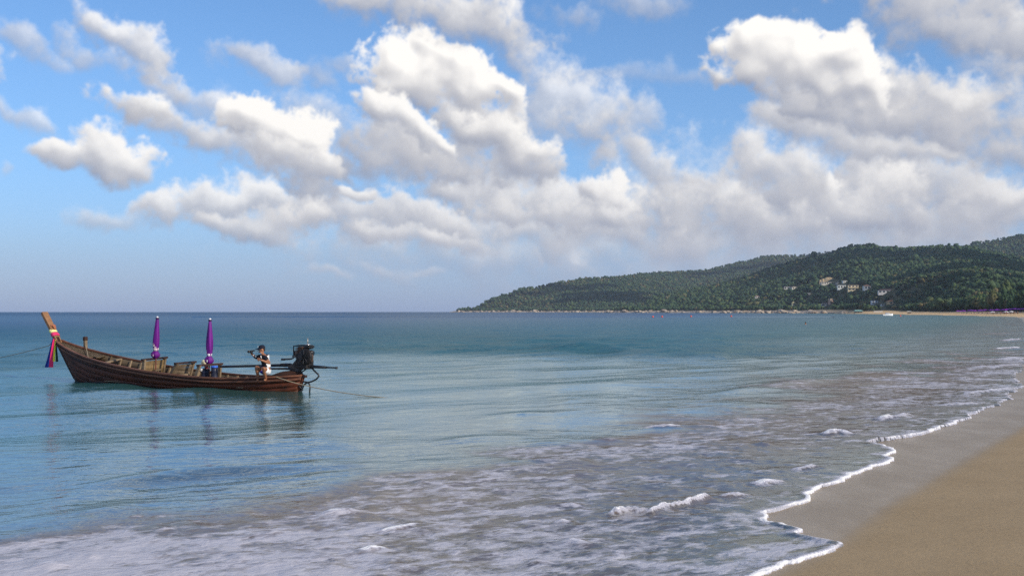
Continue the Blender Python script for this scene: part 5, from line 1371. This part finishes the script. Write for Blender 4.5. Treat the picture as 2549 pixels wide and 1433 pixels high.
    b.add(hv, keep); part('hair', b, HAIR, o, True)
    CAP = mat('navy_cap', (.010, .011, .022), (.016, .017, .03), 30, .8, .2)
    cp = empty('cap', (0, 0, 0)); cp.parent = o; cp.location = tuple(j['head'] + Vector((.004, .004, .030)))
    M = (Matrix.Rotation(math.atan2(f.y, f.x), 3, 'Z') @ Matrix.Rotation(R(4), 3, 'Y'))
    b = MB(); b.lathe([(.090, -.002), (.092, .016), (.087, .045), (.071, .070), (.041, .086), (.012, .091)], 18, (0, 0, 0), M=M); part('cap_dome', b, CAP, cp, True)
    b = MB(); V = []; n = 9
    for i in range(n):
        a = -1.15 + 2.3 * i / (n - 1)
        for r, z in ((.090, .012), (.185 - .028 * abs(a) ** 1.6, -.004 - .016 * abs(a))): V.append(M @ Vector((r * math.cos(a), r * math.sin(a) * .80, z)))
    m_ = len(V); V += [v + Vector((0, 0, -.008)) for v in V]
    F = [(2 * i, 2 * i + 1, 2 * i + 3, 2 * i + 2) for i in range(n - 1)]; F += [tuple(m_ + q for q in q_[::-1]) for q_ in F] + [(2 * i + 1, m_ + 2 * i + 1, m_ + 2 * i + 3, 2 * i + 3) for i in range(n - 1)]
    b.add(V, F); part('cap_brim', b, CAP, cp, True)
    b = MB(); pc = M @ Vector((.088, -.045, .046)); b.box(pc, (.012, .045, .026), M @ Matrix.Rotation(R(-28), 3, 'Z') @ Matrix.Rotation(R(-18), 3, 'Y')); part('cap_badge', b, mat('white_badge', (.8, .8, .82), None, 9, .6), cp)
    # shirt, black in front, white panel down the back; shorts white outside, blue inside
    BLKS = mat('black_shirt', (.010, .010, .016), (.016, .016, .024), 30, .85, .2); WHS = mat('white_shirt', (.80, .79, .78), (.70, .69, .70), 12, .85, .2)
    sj = {k: j[k].copy() for k in ('waist', 'chest', 'upper', 'shl', 'shr', 'elr')}
    sj['neckb'] = j['upper'].lerp(j['neck'], .55); sj['sll'] = j['shl'].lerp(j['ell'], .62); sj['slr'] = j['shr'].lerp(j['elr'], .95); sj['low'] = j['waist'].lerp(j['pelvis'], .18); sj['cuff'] = j['elr'].lerp(j['wrr'], .55)
    se = [('low', 'waist'), ('waist', 'chest'), ('chest', 'upper'), ('upper', 'neckb'), ('upper', 'shl'), ('shl', 'sll'), ('upper', 'shr'), ('shr', 'elr'), ('elr', 'cuff')]
    sj.pop('slr')
    sr = dict(low=.122, waist=.124, chest=.136, upper=.108, neckb=.062, shl=.078, sll=.062, shr=.078, elr=.056, cuff=.046)
    sh = skin_body('shirt', sj, se, sr, 'chest', [BLKS, WHS], 2, o)
    mid = j['chest']
    for p in sh.data.polygons:
        c = p.center - mid
        if c.x > .030 and c.y > -.125 and -.26 < c.z < .14 and (c - Vector((-.045, -.2, .09))).length > .14: p.material_index = 1
    for (px, py, dy, sx, sz, rz) in ((650, 888, -.148, .020, .075, -.25), (637, 886.5, .03, .035, .04, .6), (631, 884.0, .02, .035, .02, .5)):
        b = MB(); b.box(J(px, py, dy), (sx, .03, sz), Matrix.Rotation(rz, 3, 'Y'), 0, .006); part('shirt_mark', b, WHS, o)
    BLUS = mat('blue_shorts', (.025, .045, .40), (.02, .03, .28), 12, .8, .2)
    pj = {'pelvis': j['pelvis'].copy(), 'wb': j['pelvis'].lerp(j['waist'], .30), 'hipl': j['hipl'].copy(), 'hipr': j['hipr'].copy(), 'kl': j['hipl'].lerp(j['knl'], .66), 'kr': j['hipr'].lerp(j['knr'], .62)}
    ps = skin_body('shorts', pj, [('wb', 'pelvis'), ('pelvis', 'hipl'), ('pelvis', 'hipr'), ('hipl', 'kl'), ('hipr', 'kr')], dict(pelvis=.138, wb=.122, hipl=.108, hipr=.108, kl=.092, kr=.092), 'pelvis', [BLUS, WHS], 2, o)
    for p in ps.data.polygons:
        if (p.center - j['pelvis']).x > -.035: p.material_index = 1
    # what he holds up
    p = Vector(aty(625, 875, Y0 + .01)); h = empty('camera', p - Vector((0, 0, .03)), math.atan2(f.y, f.x)); tag(h, 'small black camera like device held up in the squatting man\'s hand', 'camera')
    BP_ = mat('black_plastic', (.012, .012, .014), None, 9, .4)
    b = MB(); b.box((-.01, 0, .03), (.06, .12, .075), None, 0, .012); part('camera_body', b, BP_, h)
    b = MB(); b.lathe([(.03, .0), (.034, .02), (.034, .07), (.028, .075)], 14, (.02, 0, .03), M=Matrix.Rotation(R(90), 3, 'Y')); part('lens', b, BP_, h, True)
    b = MB(); b.box((-.06, -.02, .055), (.10, .05, .035), Matrix.Rotation(R(8), 3, 'Y'), 0, .012); part('grip', b, BP_, h)

def standing(name, pose, top, legs, hair):
    """small figure on the far beach: one body, clothes as their own meshes"""
    st = pose
    J = dict(pelvis=(0, 0, .92), waist=(0, .0, 1.08), chest=(0, .01, 1.28), upper=(0, 0, 1.42), neck=(0, 0, 1.50), head=(0, -.02, 1.62), crown=(0, -.01, 1.70),
             shl=(.18, 0, 1.40), ell=(.24, .02 - .1 * st, 1.13), hal=(.25, -.06 - .12 * st, .88), shr=(-.18, 0, 1.40), elr=(-.24, .02 + .1 * st, 1.13), har=(-.25, -.05 + .12 * st, .88),
             hipl=(.09, 0, .90), knl=(.10, -.02 - .16 * st, .50), anl=(.10, .04 - .22 * st, .08), tol=(.11, -.12 - .22 * st, .03), hipr=(-.09, 0, .90), knr=(-.10, -.02 + .10 * st, .50), anr=(-.10, .04 + .26 * st, .08), tor=(-.11, -.12 + .26 * st, .03))
    J = {k: Vector(v) for k, v in J.items()}
    E = [('pelvis', 'waist'), ('waist', 'chest'), ('chest', 'upper'), ('upper', 'neck'), ('neck', 'head'), ('head', 'crown'), ('upper', 'shl'), ('shl', 'ell'), ('ell', 'hal'), ('upper', 'shr'), ('shr', 'elr'), ('elr', 'har'),
         ('pelvis', 'hipl'), ('hipl', 'knl'), ('knl', 'anl'), ('anl', 'tol'), ('pelvis', 'hipr'), ('hipr', 'knr'), ('knr', 'anr'), ('anr', 'tor')]
    r = dict(pelvis=.13, waist=.12, chest=.14, upper=.10, neck=.05, head=.09, crown=.07, shl=.065, ell=.045, hal=.035, shr=.065, elr=.045, har=.035, hipl=.09, knl=.06, anl=.04, tol=.03, hipr=.09, knr=.06, anr=.04, tor=.03)
    o = empty(name, (0, 0, 0))
    skin_body('body', J, E, r, 'pelvis', SKIN, 1, o)
    if top:
        skin_body('shirt', {k: J[k] for k in ('waist', 'chest', 'upper', 'shl', 'shr')}, [('waist', 'chest'), ('chest', 'upper'), ('upper', 'shl'), ('upper', 'shr')], dict(waist=.145, chest=.16, upper=.115, shl=.085, shr=.085), 'chest', mat('beach_shirt_%.2f_%.2f' % (top[0], top[2]), top, None, 9, .8), 1, o)
    if legs:
        kj = {'pelvis': J['pelvis'], 'hipl': J['hipl'], 'hipr': J['hipr'], 'l': J['hipl'].lerp(J['knl'], .7), 'r': J['hipr'].lerp(J['knr'], .7)}
        skin_body('shorts', kj, [('pelvis', 'hipl'), ('pelvis', 'hipr'), ('hipl', 'l'), ('hipr', 'r')], dict(pelvis=.15, hipl=.11, hipr=.11, l=.085, r=.085), 'pelvis', mat('beach_shorts_%.2f_%.2f' % (legs[0], legs[2]), legs, None, 9, .8), 1, o)
    b = MB(); ih, fh = ICO1; b.add([Vector((v[0] * .10, .02 + v[1] * .10, 1.665 + v[2] * .095)) for v in ih], [tuple(q) for q in fh if np.mean([ih[i][2] + .5 * ih[i][1] for i in q]) > 0]); part('hair', b, mat('hair_%.2f' % hair[0], hair, None, 9, .7), o, True)
    return o
def ground(px, Y):
    u = u_of(px); return Vector((u * Y, Y, height(np.array([u * Y]), np.array([Y]))[0]))
def build_far_things():
    people = [(2505, 548, .6, (.60, .05, .06), (.50, .10, .06), 'person in red walking in the middle of the group on the far sand'), (2499, 556, .3, (.55, .22, .12), (.30, .05, .05), 'person in orange red beside the red clothed walker on the far sand'),
              (2516, 540, .1, (.02, .02, .03), (.02, .02, .03), 'person all in black standing right of the red clothed walkers'), (2523, 542, .5, (.06, .03, .05), (.03, .03, .06), 'person in dark clothes, first of the close pair nearest the water'),
              (2526, 545, .2, (.03, .03, .05), None, 'bare legged person in dark top, second of the close pair nearest the water'), (2533, 536, .4, (.30, .16, .10), (.10, .05, .05), 'person in brown at the far beach nearest the picture edge'),
              (2472, 575, .7, (.05, .04, .05), (.05, .05, .06), 'person in dark clothes walking alone, left of the group on the far sand'), (2491, 565, .5, None, (.55, .12, .08), 'bare chested person in red shorts on the far sand'), (2419, 640, .3, (.75, .72, .70), (.3, .3, .3), 'person in white farthest away on the pale beach strip')]
    for px, Y, st, top, legs, lab in people:
        o = standing('person', st, top, legs, (.03, .02, .015)); o.location = ground(px, Y); o.rotation_euler = (0, 0, random.uniform(0, 6.28)); tag(o, lab, 'person', 'people on the far beach')
    # swimmer
    p = Vector(atz(2005, 807, 0)); o = empty('person', p); tag(o, 'lone swimmer with only dark head and shoulders above the water', 'person')
    skin_body('body', {'a': Vector((0, 0, -.25)), 'b': Vector((0, 0, .02)), 'n': Vector((0, 0, .12)), 'h': Vector((0, 0, .26)), 'c': Vector((0, 0, .34)), 'l': Vector((.2, 0, 0)), 'r': Vector((-.2, 0, 0))}, [('a', 'b'), ('b', 'n'), ('n', 'h'), ('h', 'c'), ('b', 'l'), ('b', 'r')], dict(a=.13, b=.13, n=.06, h=.10, c=.08, l=.08, r=.08), 'b', SKIN, 1, o)
    ih, fh = ICO1; b = MB(); b.add([Vector((v[0] * .12, v[1] * .12 + .02, .30 + v[2] * .12)) for v in ih], [tuple(q) for q in fh]); part('hair', b, mat('hair_0.03', (.03, .02, .015), None, 9, .7), o, True)
    # row of open purple parasols and loungers behind the sand
    PUR = mat('purple_cloth', (.20, .035, .34), (.15, .02, .27), 3, .7, .2, rnd=.5); POLE = mat('pale_pole', (.6, .58, .55), None, 9, .5); WHT = mat('white_cloth', (.82, .80, .80), None, 5, .7)
    def beach_parasol(m):
        o = empty('beach_parasol', (0, 0, 0)); b = MB(); b.tube([(0, 0, -.4), (0, 0, 2.25)], .025, 6); part('pole', b, POLE, o)
        b = MB(); n = 8; V = [(0, 0, 2.35)]
        for r, z in ((.75, 2.12), (1.35, 1.78), (1.36, 1.60)): V += [(r * math.cos(a), r * math.sin(a), z) for a in np.linspace(0, 2 * math.pi, n, False)]
        F = [(0, 1 + k, 1 + (k + 1) % n) for k in range(n)] + [(1 + n * i + k, 1 + n * (i + 1) + k, 1 + n * (i + 1) + (k + 1) % n, 1 + n * i + (k + 1) % n) for i in range(2) for k in range(n)]
        b.add(V, F); part('canopy', b, m, o); return o
    proto = beach_parasol(PUR); first = True
    spots = []
    rng = random.Random(4)
    for k in range(34):
        px = 2385 + k * 5.1 + rng.uniform(-1.5, 1.5)
        Y = float(np.interp(px, [2380, 2430, 2480, 2520, 2560], [712, 662, 622, 597, 582])) + rng.uniform(-6, 6)
        if rng.random() < .22 and px < 2500: continue
        spots.append((px, Y))
    for px, Y in spots:
        o = proto if first else copy_tree(proto); first = False
        o.location = ground(px, Y); o.rotation_euler = (0, 0, rng.uniform(0, 1)); o.scale = [rng.uniform(.92, 1.1)] * 3
        tag(o, 'open purple beach parasol in the row at the back of the far sand', 'parasol', 'open purple parasols along the far beach')
    wp = beach_parasol(WHT)
    for i, (px, Y, lab) in enumerate(((2470, 592, 'white open parasol left in the purple row on the far beach'), (2504, 570, 'white open parasol beside the red clothed walkers on the far beach'), (2517, 566, 'white open parasol nearest the picture edge on the far beach'))):
        o = wp if i == 0 else copy_tree(wp); o.location = ground(px, Y - 14); o.scale = (1, 1, .8); tag(o, lab, 'parasol')
    LW = mat('lounger_wood', (.52, .34, .2), (.4, .25, .15), 5, .7)
    lg = empty('sun_lounger', (0, 0, 0)); b = MB(); b.box((0, 0, .34), (.66, 1.9, .08)); part('frame', b, LW, lg)
    for sx in (-.28, .28):
        for sy in (-.85, .85): b = MB(); b.box((sx, sy, .13), (.07, .07, .36)); part('leg', b, LW, lg)
    b = MB(); b.box((0, .1, .42), (.6, 1.5, .08), None, 0, .03); b.box((0, -.78, .55), (.6, .6, .08), Matrix.Rotation(-.6, 3, 'X'), 0, .03); part('mattress', b, PUR, lg)
    for k in range(16):
        px = 2395 + k * 9.6 + rng.uniform(-2, 2); Y = float(np.interp(px, [2380, 2430, 2480, 2520, 2560], [700, 650, 610, 585, 571])) + rng.uniform(-4, 4)
        o = lg if k == 0 else copy_tree(lg); o.location = ground(px, Y); o.rotation_euler = (0, 0, rng.uniform(-.4, .4)); tag(o, 'low beach lounger set in the row under the purple parasols', 'lounger', 'loungers along the far beach')
    # moored motorboat
    WH = mat('white_gelcoat', (.84, .84, .83), (.78, .78, .78), 2, .35); GL = mat('tinted_glass', (.03, .04, .05), None, 3, .1)
    p = Vector(atz(2209.5, 785.6, 0)); o = empty('motorboat', p, R(4)); tag(o, 'white motorboat with low cabin moored off the far shore', 'boat')
    k = p.y / FPX; L = 27 * k; b = MB(); V = []; st = np.linspace(0, 1, 9)
    for s in st:
        hb = .95 * (1 - max(0, (s - .45) / .55) ** 2.2) + .03; x = -L / 2 + L * s; g = .75 + .38 * s * s
        V += [(x - .0, -hb, g), (x, -hb * .82, .1), (x - .25 * s, 0, -.25 + .25 * s), (x, hb * .82, .1), (x, hb, g)]
    F = [(i * 5 + q, i * 5 + q + 1, i * 5 + q + 6, i * 5 + q + 5) for i in range(8) for q in range(4)] + [(i * 5, i * 5 + 5, i * 5 + 9, i * 5 + 4) for i in range(8)] + [(0, 4, 3, 2, 1)]
    b.add(V, F); part('hull', b, WH, o)
    b = MB(); b.box((-.1, 0, 1.15), (L * .36, 1.35, .62), None, 0, .2); part('cabin', b, WH, o)
    b = MB(); b.box((-.1, -.69, 1.22), (L * .28, .03, .24)); b.box((L * .17, 0, 1.25), (.12, 1.0, .28), Matrix.Rotation(-.5, 3, 'Y')); part('windscreen', b, GL, o)
    b = MB(); b.box((-L / 2 - .15, 0, .55), (.35, .4, .8), None, 0, .08); part('outboard_motor', b, mat('grey_cowl', (.25, .25, .27), None, 3, .4), o)
    # floats
    for i, (px, py, lab) in enumerate(((1625, 789, 'leftmost of the five small red floats, one of the close pair'), (1648, 788.6, 'red float just right of the leftmost one'), (1720, 787.6, 'middle one of the five small red floats out in the bay'), (1820, 787.4, 'fourth small red float, off the rocky shore'), (2241, 786.6, 'red float next to the moored white motorboat'))):
        p = Vector(atz(px, py, 0)); o = empty('float', p); tag(o, lab, 'float', 'red floats in the bay')
        b = MB(); b.lathe([(.1, -.3), (.38, -.1), (.42, .15), (.30, .42), (.08, .52)], 12); part('ball', b, mat('red_float', (.75, .12, .08), (.6, .08, .06), 3, .5), o, True)
        b = MB(); b.tube([(0, 0, .5), (0, 0, .62)], .08, 8); part('eyelet', b, mat('dark_iron', (.03, .03, .03), None, 3, .5), o, True)
    # low buildings on the far sand
    q = ground(2136, 1085); k = q.y / FPX; o = empty('beach_hut', q, R(-6)); tag(o, 'low beach hut with faded green roof at the wood\'s edge', 'hut'); w = 22 * k
    b = MB(); b.box((0, 0, .6), (w * .85, 4, 2.6)); part('wall', b, mat('hut_wall', (.30, .27, .22), None, 2, .8), o)
    b = MB(); b.add([(-w / 2, -3, 1.8), (w / 2, -3, 1.8), (w / 2, 3, 1.8), (-w / 2, 3, 1.8), (-w * .35, 0, 3.3), (w * .35, 0, 3.3)], [(0, 1, 5, 4), (1, 2, 5), (2, 3, 4, 5), (3, 0, 4), (3, 2, 1, 0)]); part('roof', b, mat('green_roof', (.20, .36, .32), (.15, .28, .25), 1, .7), o)
    for i in range(3): b = MB(); b.box((-w * .28 + w * .28 * i, -2.02, 1.0), (w * .16, .08, 1.0)); part('window', b, GL, o)
    q = ground(2185, 1000); k = q.y / FPX; o = empty('beach_canopy', q, R(-4)); tag(o, 'long white flat canopy on posts above the sand behind the motorboat', 'canopy'); w = 21 * k
    b = MB(); b.box((0, 0, 1.75), (w, 3.0, .5), None, 0, .08); part('roof', b, WH, o)
    for i in range(5):
        b = MB(); b.box((-w / 2 + .3 + (w - .6) * i / 4, -1.3, .5), (.14, .14, 2.4)); part('post', b, POLE, o)
    q = ground(2263, 880); k = q.y / FPX; o = empty('beach_stall', q, R(-5)); tag(o, 'small pale stall on the sand right of the moored motorboat', 'stall'); w = 10 * k
    b = MB(); b.box((0, 0, 1.9), (w, 2.6, .28), Matrix.Rotation(.08, 3, 'X'), 0, .05); part('roof', b, mat('pale_sheet', (.66, .70, .66), None, 2, .7), o)
    b = MB(); b.box((0, 0, .35), (w * .8, 1.6, 1.1)); part('counter', b, LW, o)
    for sx in (-1, 1): b = MB(); b.box((sx * w * .45, -1.1, .8), (.1, .1, 2.1)); part('post', b, POLE, o)

# ------------------------------------------------------------------ cumulus overhead on the sun's side; its shade lies on the upper slopes
def build_clouds():
    rng = np.random.default_rng(8); iv, fi = ico(2); V = []; F = []; n = 0
    spots = []
    for px, row, w in ((1380, 715, 60), (1430, 722, 80), (1480, 735, 95), (1530, 742, 95), (1570, 748, 85), (1450, 748, 80), (1510, 715, 60), (1340, 735, 60), (1600, 735, 60),
                       (1780, 690, 70), (1720, 700, 50), (1860, 676, 60), (1930, 668, 70), (2000, 658, 80), (2080, 650, 90), (2160, 640, 100), (2240, 645, 100), (2320, 645, 105), (2400, 650, 105), (2480, 665, 110), (2549, 690, 100), (2400, 682, 70), (2460, 700, 80), (2200, 620, 80), (2300, 620, 80), (2040, 640, 70), (2540, 665, 90), (2640, 690, 110), (2700, 660, 130)):
        q = hit(px, row - (7 if px > 1650 else 0), 460, 4100)
        if q is None: continue
        t = (1150 - q[2]) / sun_dir.z
        spots.append((Vector(q) + sun_dir * t, w))
    for c, w in spots:
        for k in range(4):
            a = rng.uniform(0, 6.28); cc = np.array(c) + np.array([math.cos(a), math.sin(a), 0]) * w * rng.uniform(0, .5) + np.array([0, 0, rng.uniform(0, .25) * w])
            dsp = 1 + rng.uniform(-.16, .16, len(iv))[:, None]; r = w * rng.uniform(.38, .58)
            V.append(cc + iv * dsp * r * np.array([1, 1, .62])); F.append(fi + n); n += len(iv)
    m, t, out = new_mat('cloud_white'); b = bsdf(t, (.92, .92, .92), 1.0, None, 0.0); t.link(b.outputs[0], out.inputs[0])
    tag(link(bpy.data.objects.new('clouds', np_mesh('clouds', np.vstack(V), np.vstack(F), m, True))), 'white cumulus drifting above the shore on the sun side', kind='stuff')
build_boatman(); build_far_things(); build_clouds()
